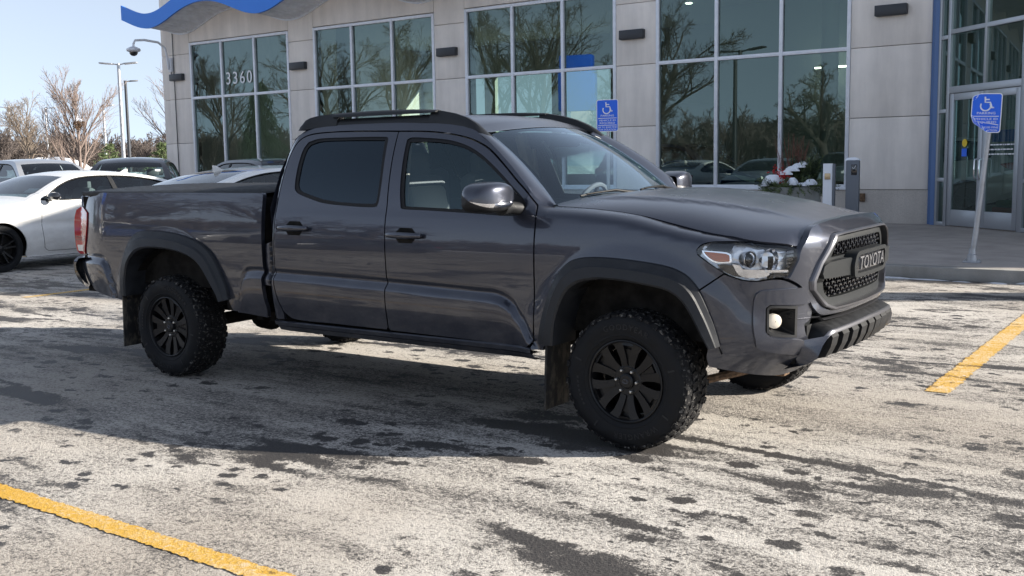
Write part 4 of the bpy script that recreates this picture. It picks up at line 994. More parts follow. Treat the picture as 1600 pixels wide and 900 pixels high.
# snow thrown against the kerb
g=G(); rnd=random.Random(5)
def snowheap(g,c,rx,ry,h,seed,n=22,m=9,mi=0):
    rnd=random.Random(seed); ph=[rnd.uniform(0,6.28) for _ in range(6)]; rings=[]
    for i in range(m+1):
        t=i/m; r=math.cos(t*math.pi/2); z=math.sin(t*math.pi/2)
        ring=[]
        for j in range(n):
            a=2*math.pi*j/n; k=1+.18*math.sin(2*a+ph[0])+.12*math.sin(3*a+ph[1]+t*2)+.08*math.sin(5*a+ph[2]+t*5)+.05*math.sin(9*a+ph[3]+t*9)
            zz=z*(1+.16*math.sin(3*a+ph[4])*r+.10*math.sin(7*a+ph[5]+t*8)*r)
            ring.append((c[0]+rx*r*k*math.cos(a),c[1]+ry*r*k*math.sin(a),c[2]+h*zz))
        rings.append(ring)
    g.loft(rings,True,mi,flip=False)
for i in range(46): 
    x=-4+i*.34+rnd.uniform(-.1,.1); snowheap(g,(x,YK-.17-rnd.uniform(0,.07),-.005),rnd.uniform(.10,.30),rnd.uniform(.02,.07),rnd.uniform(.01,.03),i,12,4)
tag(g.build('kerb_snow','dirty_snow'),kind='stuff')
# ================================================================== DEALERSHIP BUILDING
W=15.69; HB=7.2
bd=empty('dealership_building',(-10,W,0),0,'pale stone car showroom with tall gridded windows','building')
def BP(g,name,m,parent=None,smooth=False,**k):
    g.xf(lambda p:p-Vector((-10,W,0))); return g.build(name,m,parent or bd,smooth,**k)
bays=[(-8.53,-4.27),(-13.80,-9.53),(-19.06,-14.77),(-24.36,-20.04)]
piers=[(-4.27,-2.74),(-9.53,-8.53),(-14.77,-13.80),(-20.04,-19.06),(-25.40,-24.36)]
joints=[.80,2.20,3.55,4.89,6.2,HB]
gap=.012
def panelbox(g,x0,x1,z0,z1,y=W,d=.18): g.b2((x0+gap/2,y,z0+gap/2),(x1-gap/2,y+d,z1-gap/2),0,.006)
g=G()
for x0,x1 in piers:
    for z0,z1 in zip(joints,joints[1:]): panelbox(g,x0,x1,z0,z1)
for k,(x0,x1) in enumerate(bays):
    if k==0: z0s=[6.2,HB]
    else: z0s=[5.22,6.2,HB]
    for z0,z1 in zip(z0s,z0s[1:]): panelbox(g,x0,x1,z0,z1)
for z0,z1 in zip([.15,.8,2.2,3.55,4.89,6.2],[.8,2.2,3.55,4.89,6.2,HB]): panelbox(g,-25.84,-25.40,z0,z1,W+.10)
BP(g,'wall_panel','wall_stone',smooth=True,angle=30)
g=G()
for x0,x1 in piers: g.b2((x0+.003,W+.01,.14),(x1-.003,W+.2,.795))
for x0,x1 in bays: g.b2((x0-.003,W-.015,.14),(x1+.003,W+.2,.80))
BP(g,'stone_base','base_stone')
g=G(); g.b2((-25.8,W+.02,.16),(-25.45,W+.09,.0)) ; g.b2((-25.86,W+.185,.15),(-2.8,W+.30,.78)); 
for x0,x1 in piers+[(-25.84,-25.40)]: g.b2((x0+.01,W+.182,.15),(x1-.01,W+.30,HB-.05))
for k,(x0,x1) in enumerate(bays): g.b2((x0,W+.182,5.25 if k else 6.25),(x1,W+.30,HB-.05))
BP(g,'backing_wall','interior_dark')
# windows: frame, glass
for k,(x0,x1) in enumerate(bays):
    top=5.20 if k else 6.2; g=G(); yf=W-.012; fw=.075; z0=.83
    vx=[x0+fw/2,x0+(x1-x0)/3,x0+2*(x1-x0)/3,x1-fw/2]
    for x in vx: g.b2((x-fw/2,yf,z0),(x+fw/2,yf+.12,top),0,.004)
    hz=[z0+fw/2,3.55,top-fw/2]+([4.9+1.0] if not k else [])
    for z in hz:
        for a,b in zip(vx,vx[1:]): g.b2((a+fw/2-.001,yf+.004,z-fw/2),(b-fw/2+.001,yf+.115,z+fw/2),0,.003)
    g.b2((x0-.01,W-.06,.80),(x1+.01,W+.05,.845),0,.004)
    fr=BP(g,'window_frame','aluminium',smooth=True,angle=30)
    g=G(); zs=sorted(hz)
    for a,b in zip(vx,vx[1:]):
        for c_,d in zip(zs,zs[1:]):
            rn=random.Random(int(a*10+c_*7)); ty=rn.uniform(-.003,.003); tz=rn.uniform(-.002,.002)
            g.add([(a,W+.05+ty,c_),(b,W+.05-ty,c_),(b,W+.05-ty+tz,d),(a,W+.05+ty+tz,d)],[(0,1,2,3)])
    go=G(); go.v=g.v; go.f=g.f; go.mi=g.mi; go.n=g.n
    go.xf(lambda p:p-Vector((-10,W,0))); o=go.build('window_glass','glass_building',fr,False)
# lettering 3360
vs,fs=text_geo('3360',.52,.006,spacing=1.25); g=G(); w_=max(v[0] for v in vs)-min(v[0] for v in vs); g.add([(-22.19+v[0]*1.12/w_*1.0,W+.022-v[2],4.03+v[1]*.98) for v in vs],fs); BP(g,'street_number','sign_white')
# wave canopy
def wavez(x): return .31*(1-math.cos(2*math.pi*(x+24.58)/4.72))*(1+.12*math.cos(2*math.pi*(x+24.58)/4.72))
g=G(); rg=[]; n=150; x0,x1=-25.86,-11.
for i in range(n+1):
    x=x0+(x1-x0)*i/n; z=wavez(x); rg.append([(x,14.44,5.545+z),(x,14.44,5.545+z+.43),(x,14.50,5.545+z+.43),(x,14.50,5.545+z)])
g.loft(rg,True,0,True,True); BP(g,'canopy_fascia','blue_panel',smooth=True,angle=50)
g=G(); n=int((x1-x0)/.03); rg=[]
for i in range(n+1):
    x=x0+(x1-x0)*i/n; z=wavez(x); c_=.016*(1 if (i//3)%2 else -1)
    rg.append([(x,14.50,5.60+z+c_),(x,W-.004,5.515+z+c_),(x,W-.004,5.55+z+c_),(x,14.50,5.93+z+c_)])
g.loft(rg,True,0,True,True); BP(g,'canopy_soffit','corrugated',smooth=False)
g=G(); rg=[]
for i in range(151):
    x=x0+(x1-x0)*i/150; z=wavez(x); rg.append([(x,W-.05,5.47+z),(x,W-.05,5.535+z),(x,W-.003,5.535+z),(x,W-.003,5.47+z)])
g.loft(rg,True,0,True,True); BP(g,'canopy_edge_trim','aluminium',smooth=True,angle=50)
# wall lights
for xc in (-9.09,-14.32,-19.62,-3.49,-24.93):
    g=G(); g.b2((xc-.30,W-.13,4.11),(xc+.30,W-.002,4.31),0,.012); g.b2((xc-.27,W-.11,4.104),(xc+.27,W-.02,4.112)); BP(g,'wall_light','lamp_dark',smooth=True,angle=30)
g=G(); g.b2((-4.03,W-.035,.57),(-3.92,W+.008,.73),0,.006); BP(g,'wall_outlet','rust',smooth=True,angle=30)
# security camera on its bracket, conduit down the wall
sc=empty('security_camera',(-25.3,W,4.6),0,'white dome security camera on curved arm at the left building corner','camera')
g=G(); g.tube([(.05,.04,-.20),(.05,-.10,-.10),(.05,-.14,.25),(.05,-.20,.50),(.0,-.40,.66),(-.2,-.75,.72),(-.33,-.98,.70),(-.36,-1.02,.60),(-.36,-1.03,.50)],.036,10); g.box((.06,-.02,.0),(.16,.10,.42),0,0,.02); g.build('arm','aluminium',sc)
g=G(); g.lathe([(.001,.14),(.08,.13),(.20,.07),(.215,.03),(.20,.0),(.13,-.03)],(-.36,-1.03,.38),'Z',24); g.build('housing','aluminium',sc)
g=G(); g.lathe([(.13,-.02),(.125,-.07),(.09,-.12),(.04,-.145),(.001,-.15)],(-.36,-1.03,.38),'Z',24); g.build('dome','gloss_black',sc)
g=G(); g.tube([(.20,-.03,-4.4),(.20,-.03,1.0)],.014,6); g.tube([(.05,-.02,-.22),(.08,-.03,-.36),(.16,-.03,-.36),(.20,-.03,-.22)],.012,6); g.build('cable','lamp_dark',sc)
# roof, other walls
g=G(); g.b2((-25.84,W+.3,6.9),(22,30,7.1)); g.b2((-25.86,W-.04,HB),(-2.6,W+.35,HB+.10)); BP(g,'roof','corrugated')
g=G(); g.b2((-25.84,W+.3,0.15),(-25.5,28.2,6.9)); g.b2((22,W+.3,0),(22.3,28.2,6.9)); g.b2((8,W,.15),(22.3,W+.3,HB)); BP(g,'side_wall','wall_stone')
g=G(); yb=28
wins=[(-25.0,-22.4),(-21.9,-19.3),(-18.8,-16.4),(-15.9,-14.9)]
g.b2((-25.5,yb,.15),(22,yb+.2,1.0)); g.b2((-25.5,yb,4.75),(22,yb+.2,6.9)); xx=-25.5
for a,b in wins: g.b2((xx,yb,1.0),(a,yb+.2,4.75)); xx=b
g.b2((xx,yb,1.0),(22,yb+.2,4.75)); g.b2((-11,19.5,.16),(-10.8,yb,3.0)); g.b2((-3.2,21.5,.16),(2.5,21.7,6.8)); g.b2((-11,24.5,.16),(-3.2,24.7,6.8)); BP(g,'interior_wall','interior_wall')
g=G(); g.b2((-25.5,W+.3,.155),(22,28,.17)); BP(g,'showroom_floor','interior_floor')
g=G(); g.b2((-25.5,W+.3,5.95),(-3.0,28,6.05)); BP(g,'showroom_ceiling','interior_wall')
for (x,y) in ((-22.6,20.5),(-17.4,20.5),(-12.2,20.5),(-7.0,22.5)):
    g=G(); g.lathe([(.22,.16),(.22,5.95)],(x,y,0),'Z',20); BP(g,'interior_column','interior_wall',smooth=True)
for i,(x,y) in enumerate([(-6.9,19),(-6.6,20.6),(-6.9,22.6),(-12.5,19.5),(-11.2,21),(-11.4,23.2),(-12.8,22.4),(-16.2,20),(-10.1,18.5)]):
    g=G(); g.lathe([(.001,5.93),(.09,5.93),(.10,5.949)],(x,y,0),'Z',12); BP(g,'ceiling_downlight','ceiling_lamp')
for (x0_,x1_,y_,z_) in ((-7.9,-6.9,23.9,3.9),(-5.6,-4.6,21.4,3.5)): 
    g=G(); g.b2((x0_,y_,z_),(x1_,y_+.04,z_+.04)); BP(g,'linear_ceiling_lamp','ceiling_lamp')
# ---- angled glazed entrance
EA=R(-42); E0=Vector((-2.72,15.55,0)); ed=Vector((math.cos(EA),math.sin(EA),0)); en=Vector((-ed.y,ed.x,0))
def EP(s_,d,z): return E0+ed*s_+en*d+Vector((0,0,z))
ent=empty('entrance_pavilion',(-2.7,15.5,0),0,'aluminium framed glass entrance with double doors at the right end','entrance')
def EB(g,s0,s1,d0,d1,z0,z1,bev=.004):
    c=EP((s0+s1)/2,(d0+d1)/2,(z0+z1)/2); g.box(c,(abs(s1-s0),abs(d1-d0),abs(z1-z0)),EA,0,bev)
def EX(g,name,m,parent=None,smooth=True,**k):
    g.xf(lambda p:p-Vector((-2.7,15.5,0))); return g.build(name,m,parent or ent,smooth,angle=30,**k)
g=G()
for s0,s1 in ((.24,.30),(.50,.58),(2.50,2.62),(4.0,4.08),(5.4,5.5)): EB(g,s0,s1,0,.12,.15,7.0)
EB(g,.58,2.50,-.002,.10,2.56,2.68)
for z in (3.66,4.72,5.8,6.9): EB(g,.58,2.50,.004,.10,z-.04,z+.04); 
EB(g,1.52,1.58,.003,.10,2.68,7.0)
for z in (.19,1.0,2.25,3.58,4.7,5.8): EB(g,.30,.50,.003,.10,z-.035,z+.035)
for z in (.19,1.0,2.25,3.58,4.7,5.8): EB(g,2.62,4.0,.003,.10,z-.035,z+.035); EB(g,4.08,5.4,.003,.10,z-.035,z+.035)
EX(g,'curtain_wall_frame','alu_grey')
g=G(); c=EP(.17,.04,3.6); g.box(c,(.13,.08,6.95),EA); g.box((-2.69,15.70,3.6),(.08,.10,6.9),0); EX(g,'blue_fin','blue_fin')
g=G()
def EG(g,s0,s1,z0,z1,d=.05): g.add([tuple(EP(s0,d,z0)),tuple(EP(s1,d,z0)),tuple(EP(s1,d,z1)),tuple(EP(s0,d,z1))],[(0,1,2,3)])
for s0,s1 in ((.29,.51),(.57,1.53),(1.57,2.51),(2.61,4.01),(4.07,5.41)):
    z0=.15 if s0<.5 or s0>2.55 else 2.66
    EG(g,s0,s1,z0,7.0)
EX(g,'glazing','glass_building',smooth=False)
for s0,s1,hs in ((.60,1.535,1),(1.545,2.48,-1)):
    g=G(); EB(g,s0,s0+.11,.01,.06,.17,2.55); EB(g,s1-.11,s1,.01,.06,.17,2.55); EB(g,s0+.11,s1-.11,.012,.058,2.43,2.55); EB(g,s0+.11,s1-.11,.012,.058,.17,.46)
    dr=EX(g,'entrance_door','alu_grey'); g=G(); EG(g,s0+.10,s1-.10,.45,2.44,.035); g.xf(lambda p:p-Vector((-2.7,15.5,0))); g.build('door_glass','glass_building',dr,False)
    g=G(); hx=s1-.06 if hs>0 else s0+.06; g.tube([EP(hx,0,1.02),EP(hx,-.07,1.04),EP(hx,-.08,1.06),EP(hx,-.08,1.34),EP(hx,-.07,1.36),EP(hx,0,1.38)],.014,8); g.xf(lambda p:p-Vector((-2.7,15.5,0))); g.build('door_handle','chrome',dr)
g=G(); EB(g,.98,1.12,.015,.02,1.42,1.56,0); EX(g,'blue_door_sticker','sign_blue')
g=G(); g.lathe([(.001,0),(.07,0),(.07,.004)],(0,0,0),'Y',16); mt=Matrix.Rotation(EA,3,'Z'); g.xf(lambda p:mt@p+EP(1.05,.018,1.66)); EX(g,'yellow_door_sticker','sticker_yellow')
g=G()
rnd=random.Random(3)
for z,wd in ((1.60,.72),(1.52,.62),(1.44,.72)):
    s_=1.68
    while s_<1.68+wd: l=rnd.uniform(.03,.09); EB(g,s_,s_+l,.028,.030,z,z+.022,0); s_+=l+.018
EX(g,'door_lettering','sign_white')
g=G(); EB(g,2.10,2.33,.06,.07,1.72,2.02,0); EX(g,'notice_paper','paper')
g=G(); EB(g,1.75,2.33,.05,.055,1.66,1.86,0); EX(g,'blue_poster','sign_blue')
g=G(); EB(g,-.2,5.5,-.0,.12,7.0,7.2); 
poly=[tuple(EP(-.1,-.2,0))[:2],tuple(EP(5.5,-.2,0))[:2],(3.4,9.0),(9.6,9.9),(12.,16),(8,20),(-2.7,20)]
g.prism(poly,7.0,7.25,'XY'); EX(g,'entrance_roof','corrugated',smooth=False)
g=G(); g.box((3.7,9.9,3.6),(.5,.5,6.9)); g.box((9.0,10.6,3.6),(.5,.5,6.9)); EX(g,'canopy_column','wall_stone',smooth=False)
g=G(); c=EP(1.15,1.0,.38); g.box(c,(.7,.4,.22),EA,0,.03); bn=g.build('floor_bin','orange_bin'); tag(bn,'orange bin with green lining just inside the glass entrance','bin')
g=G(); g.box(c+Vector((0,0,.17)),(.62,.34,.14),EA,0,.05); g.build('bin_lining','green_toy',bn)
g=G(); g.box(EP(1.4,3.2,.75),(1.6,.6,1.2),EA,0,.02); tag(g.build('reception_desk','interior_wall'),'pale reception desk standing behind the entrance doors','desk')
g=G(); g.box(EP(1.5,1.9,.9),(.35,.35,1.5),EA,0,.01); tag(g.build('display_cabinet','interior_dark'),'dark upright cabinet seen through the left entrance door','cabinet')
# ================================================================== STREET FURNITURE AT THE BUILDING
def icon_wheelchair(g,fn,s_=1.):
    def tb(pts,r): g.tube([fn(a*s_,b*s_) for a,b in pts],r,6)
    t=[R(a) for a in range(150,400,14)]
    tb([(-.012+.058*math.cos(a),-.045+.058*math.sin(a)) for a in t],.0085)
    tb([(-.022,.068),(-.018,.0),(.038,.0),(.062,-.068),(.085,-.062)],.0095); tb([(-.018,.035),(.030,.033)],.008)
    tb([(-.022,.102),(-.022,.1021)],.018)
def parking_sign(name,loc,rz,tilt,lab,bent):
    t=empty(name,loc,rz,lab,'parking sign')
    h=2.05 if not bent else 1.60
    # leaning post
    lean=Vector((tilt,0,1)).normalized()
    g=G(); 
    if bent: g.tube([(0,0,.06),lean*.4,lean*1.2,lean*1.62],[.034,.033,.031,.030],14)
    else: g.tube([(0,0,0),(0,0,2.1)],.025,12)
    g.build('post','galv',t)
    if bent:
        g=G(); g.box((0,0,.01),(.20,.20,.02),0,0,.004); g.lathe([(.06,.02),(.055,.09),(.045,.10),(.04,.17)],(0,0,0),'Z',16)
        for a in (-1,1):
            for b in (-1,1): g.lathe([(.012,.02),(.012,.035),(.001,.036)],(a*.075,b*.075,0),'Z',6)
        g.build('base_flange','galv',t)
    base=(lean*1.60+Vector((-.035,-.05,0.18))) if bent else Vector((0,-.035,1.94))
    Wd,Hd=.165,.23
    def bend(a,b):
        """curl of the damaged corners: lower left folds forward, upper left nicked back"""
        x,z,y=a,b,0.
        if bent:
            d=max(0,(-a-b)-.20); y-=d*1.35; z+=d*.55; x+=d*.25
            d=max(0,(-a+b)-.30); y+=d*.9; z-=d*.3
        return x,y,z
    rot=Matrix.Rotation(R(2 if bent else 0),3,'Y')
    def pt(a,b,of=0): x,y,z=bend(a,b); return base+rot@Vector((x,y-of,z))
    def rrect(w_,h_,r_): 
        o=[]
        for cx,cz,a0 in ((w_-r_,h_-r_,0),(-w_+r_,h_-r_,90),(-w_+r_,-h_+r_,180),(w_-r_,-h_+r_,270)):
            for k in range(5): a=R(a0+k*22.5); o.append((cx+r_*math.cos(a),cz+r_*math.sin(a)))
        return o
    def plate(w_,h_,r_,of,dep,m,nm,parent):
        g=G(); o=resample(rrect(w_,h_,r_),.03,True,60); v,f=cdt(o,[],.022)
        g.add([tuple(pt(a,b,of)) for a,b in v],f)
        n=len(o); g.add([tuple(pt(a,b,of)) for a,b in o]+[tuple(pt(a,b,of-dep)) for a,b in o],[(i,n+i,n+(i+1)%n,(i+1)%n) for i in range(n)])
        if dep>.001: g.add([tuple(pt(a,b,of-dep)) for a,b in v],[q[::-1] for q in f],None,1)
        return g.build(nm,[m,'sign_back'],parent,True,angle=30)
    pl=plate(Wd,Hd,.03,0,.003,'sign_white','sign_plate',t)
    plate(Wd-.010,Hd-.010,.024,.0012,.0003,'sign_blue','blue_face',pl)
    g=G(); icon_wheelchair(g,lambda a,b:pt(a*.95,b*.95+.125,.002),1.); g.build('wheelchair_symbol','sign_white',pl)
    g=G()
    for txt,zc_,sz,wd in (('PARKING',-.002,.040,.20),('VEHICLE ID',-.070,.036,.26),('REQUIRED',-.108,.036,.23),('UP TO $200 FINE',-.168,.032,.28),('FOR VIOLATION',-.202,.032,.26)):
        vs,fs=text_geo(txt,sz,.0006,res=2); w_=max(v[0] for v in vs)-min(v[0] for v in vs); g.add([tuple(pt(v[0]*wd/w_,zc_+v[1],.002+v[2])) for v in vs],fs)
    g.build('sign_lettering','sign_white',pl,False)
    for zc_ in (-.037,-.138):
        g=G(); g.add([tuple(pt(a,b,.0022)) for a,b in ((-.14,zc_-.004),(.14,zc_-.004),(.14,zc_+.004),(-.14,zc_+.004))],[(0,1,2,3)]); g.build('divider','sign_white',pl,False)
    return t
parking_sign('parking_sign',(-5.33,8.1,.15),R(12),0,'straight blue disabled parking sign seen beyond the truck windshield',False)
parking_sign('parking_sign',(-.33,8.18,.15),R(8),.085,'bent blue disabled parking sign on leaning post in front of the entrance doors',True)
# pedestals
t=empty('door_opener_post',(-3.41,12.0,.15),R(10),'pale square door opener post with brass plate beside the planter','post')
g=G(); g.b2((-.075,-.06,0),(.075,.06,1.19),0,.008); g.build('post_shaft','pillar_pale',t); g.build
g=G(); g.b2((.076,-.055,0),(.115,.055,1.185),0,.004); g.build('side_cover','pillar_grey',t)
g=G(); g.b2((-.045,-.075,.93),(.045,-.06,1.03),0,.005); g.build('push_plate','brass',t)
t=empty('charging_bollard',(-3.0,12.0,.15),R(12),'dark grey slab bollard with snow cap right of the planter','bollard')
g=G(); g.b2((-.105,-.08,0),(.105,.08,1.24),0,.02); g.build('bollard_body','pillar_grey',t)
g=G(); g.b2((-.02,-.088,1.0),(.07,-.078,1.17),0,.006); g.build('reader_panel','gloss_black',t)
g=G(); g.tube([(.0,-.091,1.12),(.018,-.091,1.10),(.05,-.091,1.15)],.004,5); g.build('check_mark','sign_white',t)
g=G(); snowheap(g,(.0,0,1.235),.10,.08,.05,3); g.build('snow_cap','snow',t)
# planter
pt_=empty('winter_planter',(-4.35,13.0,.15),0,'round grey planter of evergreen boughs, red berries and snow','planter')
g=G(); g.lathe([(.001,.02),(.36,.02),(.38,.05),(.44,.50),(.455,.52),(.455,.56),(.445,.57),(.47,.72),(.475,.78),(.46,.785),(.43,.78),(.42,.70),(.001,.70)],(0,0,0),'Z',40); g.build('pot','planter_grey',pt_)
rnd=random.Random(11)
g=G()
def spray(g,base,d,ln,n,mi,wid=.012):
    d=Vector(d).normalized(); sd=d.cross(Vector((0,0,1))); sd=sd.normalized() if sd.length>1e-4 else Vector((1,0,0)); up=sd.cross(d)
    for k in range(n):
        t=(k+.5)/n; p=Vector(base)+d*ln*t+Vector((0,0,-.25*ln*t*t)); a=rnd.uniform(0,6.28); l=.075*(1-.55*t)+.02
        dr=(d*.7+(sd*math.cos(a)+up*math.sin(a))*.8).normalized(); q=p+dr*l; o=dr.cross(Vector((rnd.uniform(-1,1),rnd.uniform(-1,1),rnd.uniform(-1,1)))).normalized()*wid*.35
        g.add([tuple(p-o),tuple(p+o),tuple(q)],[(0,1,2)],None,mi)
for k in range(300):
    a=rnd.uniform(0,6.28); r_=rnd.uniform(.0,.40); el=rnd.uniform(-.10,1.0); spray(g,(r_*math.cos(a),r_*math.sin(a),.74),(math.cos(a),math.sin(a),el),rnd.uniform(.22,.50),34,0 if rnd.random()<.75 else 1,.016)
for k in range(130):
    a=rnd.uniform(0,6.28); spray(g,(.16+.16*math.cos(a),.1*math.sin(a),.80+rnd.uniform(0,.25)),(.35*math.cos(a)+.1,.35*math.sin(a),1.2),rnd.uniform(.2,.5),30,1 if rnd.random()<.7 else 0,.016)
g.build('evergreen_boughs',['evergreen','evergreen_dark'],pt_,False)
g=G()
for k in range(46):
    a=rnd.uniform(0,6.28); l=rnd.uniform(.5,1.0); bx,by=-.05+.2*math.cos(a)*rnd.random(),.15*math.sin(a); dx,dy=rnd.uniform(-.22,.22),rnd.uniform(-.15,.15)
    g.tube([(bx,by,.75),(bx+dx*.4,by+dy*.4,.75+l*.5),(bx+dx,by+dy,.75+l)],[.006,.005,.002],4)
g.build('red_twigs','red_twig',pt_)
g=G()
for k in range(170):
    c=rnd.choice([(-.10,-.30,.98),(-.02,-.25,.90),(-.30,-.1,1.02),(-.17,-.2,.92)]); p=(c[0]+rnd.gauss(0,.05),c[1]+rnd.gauss(0,.04),c[2]+rnd.gauss(0,.06)); g.lathe([(.001,-.014),(.012,-.007),(.014,0),(.012,.007),(.001,.014)],p,'Z',6)
g.build('berries','berries',pt_)
for (x,y,z,a,b,h,sd_) in ((-.30,-.26,.84,.17,.12,.16,1),(-.43,-.20,.80,.12,.10,.09,2),(-.05,-.27,1.00,.10,.08,.08,3),(.03,-.24,1.06,.11,.08,.09,4),(.12,-.18,1.12,.11,.08,.08,8),(.19,-.14,1.17,.08,.07,.06,9),(.10,-.36,.82,.11,.09,.13,5),(.38,-.28,.82,.12,.08,.10,6),(.26,-.32,.80,.10,.07,.06,7)):
    g=G(); snowheap(g,(x,y,z),a,b,h,sd_); g.build('snow_clump','snow',pt_)
# ================================================================== GENERIC CARS
def prof_fn(P,x):
    up=[p for p in P]; return smooth_tab(up,x)
def make_car(name,lab,cat,loc,rz,paintm,kind='sedan',glass='glass_car',rimm='wheel_black',group=None,detail=True,sc=1.):
    if kind=='sedan':
        prof=[(-2.42,.26),(-2.47,.40),(-2.50,.58),(-2.49,.80),(-2.44,.98),(-2.34,1.065),(-2.05,1.105),(-1.80,1.13),(-1.50,1.215),(-1.15,1.305),(-.75,1.365),(-.3,1.39),(.05,1.385),(.35,1.345),(.62,1.26),(.90,1.14),(1.16,1.015),(1.24,.985),(1.6,.935),(1.95,.875),(2.22,.79),(2.36,.71),(2.45,.58),(2.47,.42),(2.42,.26)]
        top=[(-2.50,.80),(-2.44,.98),(-2.34,1.065),(-2.05,1.105),(-1.80,1.13),(-1.50,1.215),(-1.15,1.305),(-.75,1.365),(-.3,1.39),(.05,1.385),(.35,1.345),(.62,1.26),(.90,1.14),(1.16,1.015),(1.24,.985),(1.6,.935),(1.95,.875),(2.22,.79),(2.36,.71),(2.47,.5)]
        WTc=[(.2,.82),(.32,.87),(.45,.905),(.62,.915),(.80,.915),(.95,.90),(1.02,.875),(1.1,.835),(1.2,.765),(1.3,.69),(1.40,.60)]
        ax=(1.66,-1.22); wr=.335; ws=(.42,1.12); rs=(-1.98,-1.02)
        win=[(1.02,1.005),(.86,1.085),(.62,1.205),(.36,1.290),(.08,1.328),(-.3,1.335),(-.75,1.312),(-1.1,1.258),(-1.42,1.175),(-1.62,1.105),(-1.55,1.055),(-.4,1.015),(.6,.995)]
        pil=(-.28,-.36); doors=((1.02,-.30),(-.34,-1.22)); fix=None
    else:
        prof=[(-2.22,.34),(-2.27,.50),(-2.30,.70),(-2.28,.95),(-2.22,1.10),(-2.08,1.32),(-1.95,1.50),(-1.80,1.60),(-1.4,1.645),(-.8,1.665),(-.3,1.665),(.10,1.64),(.38,1.56),(.70,1.37),(1.02,1.15),(1.10,1.11),(1.5,1.06),(1.85,1.0),(2.12,.90),(2.25,.78),(2.31,.60),(2.31,.45),(2.24,.30)]
        top=[(-2.30,.70),(-2.28,.95),(-2.22,1.10),(-2.08,1.32),(-1.95,1.50),(-1.80,1.60),(-1.4,1.645),(-.8,1.665),(-.3,1.665),(.10,1.64),(.38,1.56),(.70,1.37),(1.02,1.15),(1.10,1.11),(1.5,1.06),(1.85,1.0),(2.12,.90),(2.25,.78),(2.31,.5)]
        WTc=[(.25,.83),(.4,.88),(.55,.91),(.8,.92),(1.0,.91),(1.12,.88),(1.2,.85),(1.35,.79),(1.5,.72),(1.60,.65),(1.67,.57)]
        ax=(1.38,-1.29); wr=.355; ws=(.40,.98); rs=(-2.14,-1.90)
        win=[(.92,1.13),(.70,1.27),(.42,1.44),(.16,1.545),(-.2,1.585),(-.9,1.59),(-1.45,1.56),(-1.78,1.49),(-1.86,1.36),(-1.75,1.22),(-.6,1.13),(.6,1.11)]
        pil=(-.30,-.38); doors=((.95,-.33),(-.36,-1.25))
    Lh=max(p[0] for p in prof)
    def Wc(x,z):
        w_=smooth_tab(WTc,z); zt_=smooth_tab(top,x); d=zt_-z
        if d<.07 and (x>ws[1]-.1 or x<rs[0]+.1): w_-=.07*(1-max(0,d)/.07)**2
        zz=.66; w_-=.012*math.exp(-((z-zz)/.05)**2)
        return w_*(1-.17*min(1.2,abs(x)/Lh)**5.5-.02*(x/Lh)**2)
    fn=lambda u,v,off=0:(u,-(Wc(u,v)+off),v)
    arch=lambda cx,r: [(cx+r*math.cos(a),wr-.02+r*math.sin(a)) for a in [R(-12+204*k/12) for k in range(13)]]
    t=empty(name,loc,rz,lab,cat,group); t.scale=(sc,sc,sc)
    ra=wr+.055; fr_=[p for p in prof if p[0]>ws[1]+.1]; 
    outline=list(reversed([p for p in prof]))  # front bottom -> over the top -> rear bottom
    outline+= [(ax[1]-ra-.02,.22)]+list(reversed(arch(ax[1],ra)))+[(ax[1]+ra+.02,.19),(ax[0]-ra-.02,.19)]+list(reversed(arch(ax[0],ra)))+[(ax[0]+ra+.02,.22)]
    st=.05 if detail else .09
    g=G()
    dsh=[]
    for (a,b) in doors:
        zb=.26; zl=lambda x: smooth_tab(sorted(win[-4:]+[]),x) if False else None
        pa=1.0 if kind=='sedan' else 1.12
        dsh.append([(a,pa-.01),(a+.02,.62),(a-.03,zb+.05),(a-.10,zb),(b+.03,zb),(b,zb+.05),(b,.62),(b,pa+.02)] if b>-1 else [(a,pa),(a,.62),(a,zb+.05),(a-.03,zb),(b+.42,zb),(b+.30,zb+.12),(b+.08,.52),(b,.70),(b,pa+.035)])
    for s in SD:
        panel(g,fn,outline,[win],step=st,edge=st*.5,side=s,depth=.02,corner=30)
    # wrap-over strip
    pr=resample(prof,.05 if detail else .10,False,80); nc=14 if detail else 8
    def cross(x,z,nx,nz):
        w_=Wc(x,z); row=[]
        for j in range(nc+1):
            q=-1+2*j/nc; b=.06*(1-abs(q)**2.6) if z<1.0 and abs(x)>1.9 else .035*(1-q*q)
            row.append((x+nx*b,q*w_,z+nz*b))
        return row
    rows=[]
    for i,(x,z) in enumerate(pr):
        a=pr[max(0,i-1)]; b=pr[min(len(pr)-1,i+1)]; tx,tz=b[0]-a[0],b[1]-a[1]; l=math.hypot(tx,tz) or 1; rows.append(cross(x,z,-tz/l,tx/l))
    gw=G(); gr=G(); gb=G()
    def inr(x,r_): return r_[0]<=x<=r_[1]
    for i in range(len(rows)-1):
        xm=(pr[i][0]+pr[i+1][0])/2; zm=(pr[i][1]+pr[i+1][1])/2
        for j in range(nc):
            q=abs(-1+2*(j+.5)/nc); tgt=g
            if q<(.90 if detail else .85) and zm>1.0:
                if inr(xm,ws): tgt=gw
                elif inr(xm,rs): tgt=gr
            tgt.add([rows[i][j],rows[i+1][j],rows[i+1][j+1],rows[i][j+1]],[(0,1,2,3)])
    def weld(g_):
        bm=bmesh.new(); 
        for v in g_.v: bm.verts.new(v)
        bm.verts.ensure_lookup_table()
        for f in g_.f:
            try: bm.faces.new([bm.verts[k] for k in f])
            except ValueError: pass
        return bm
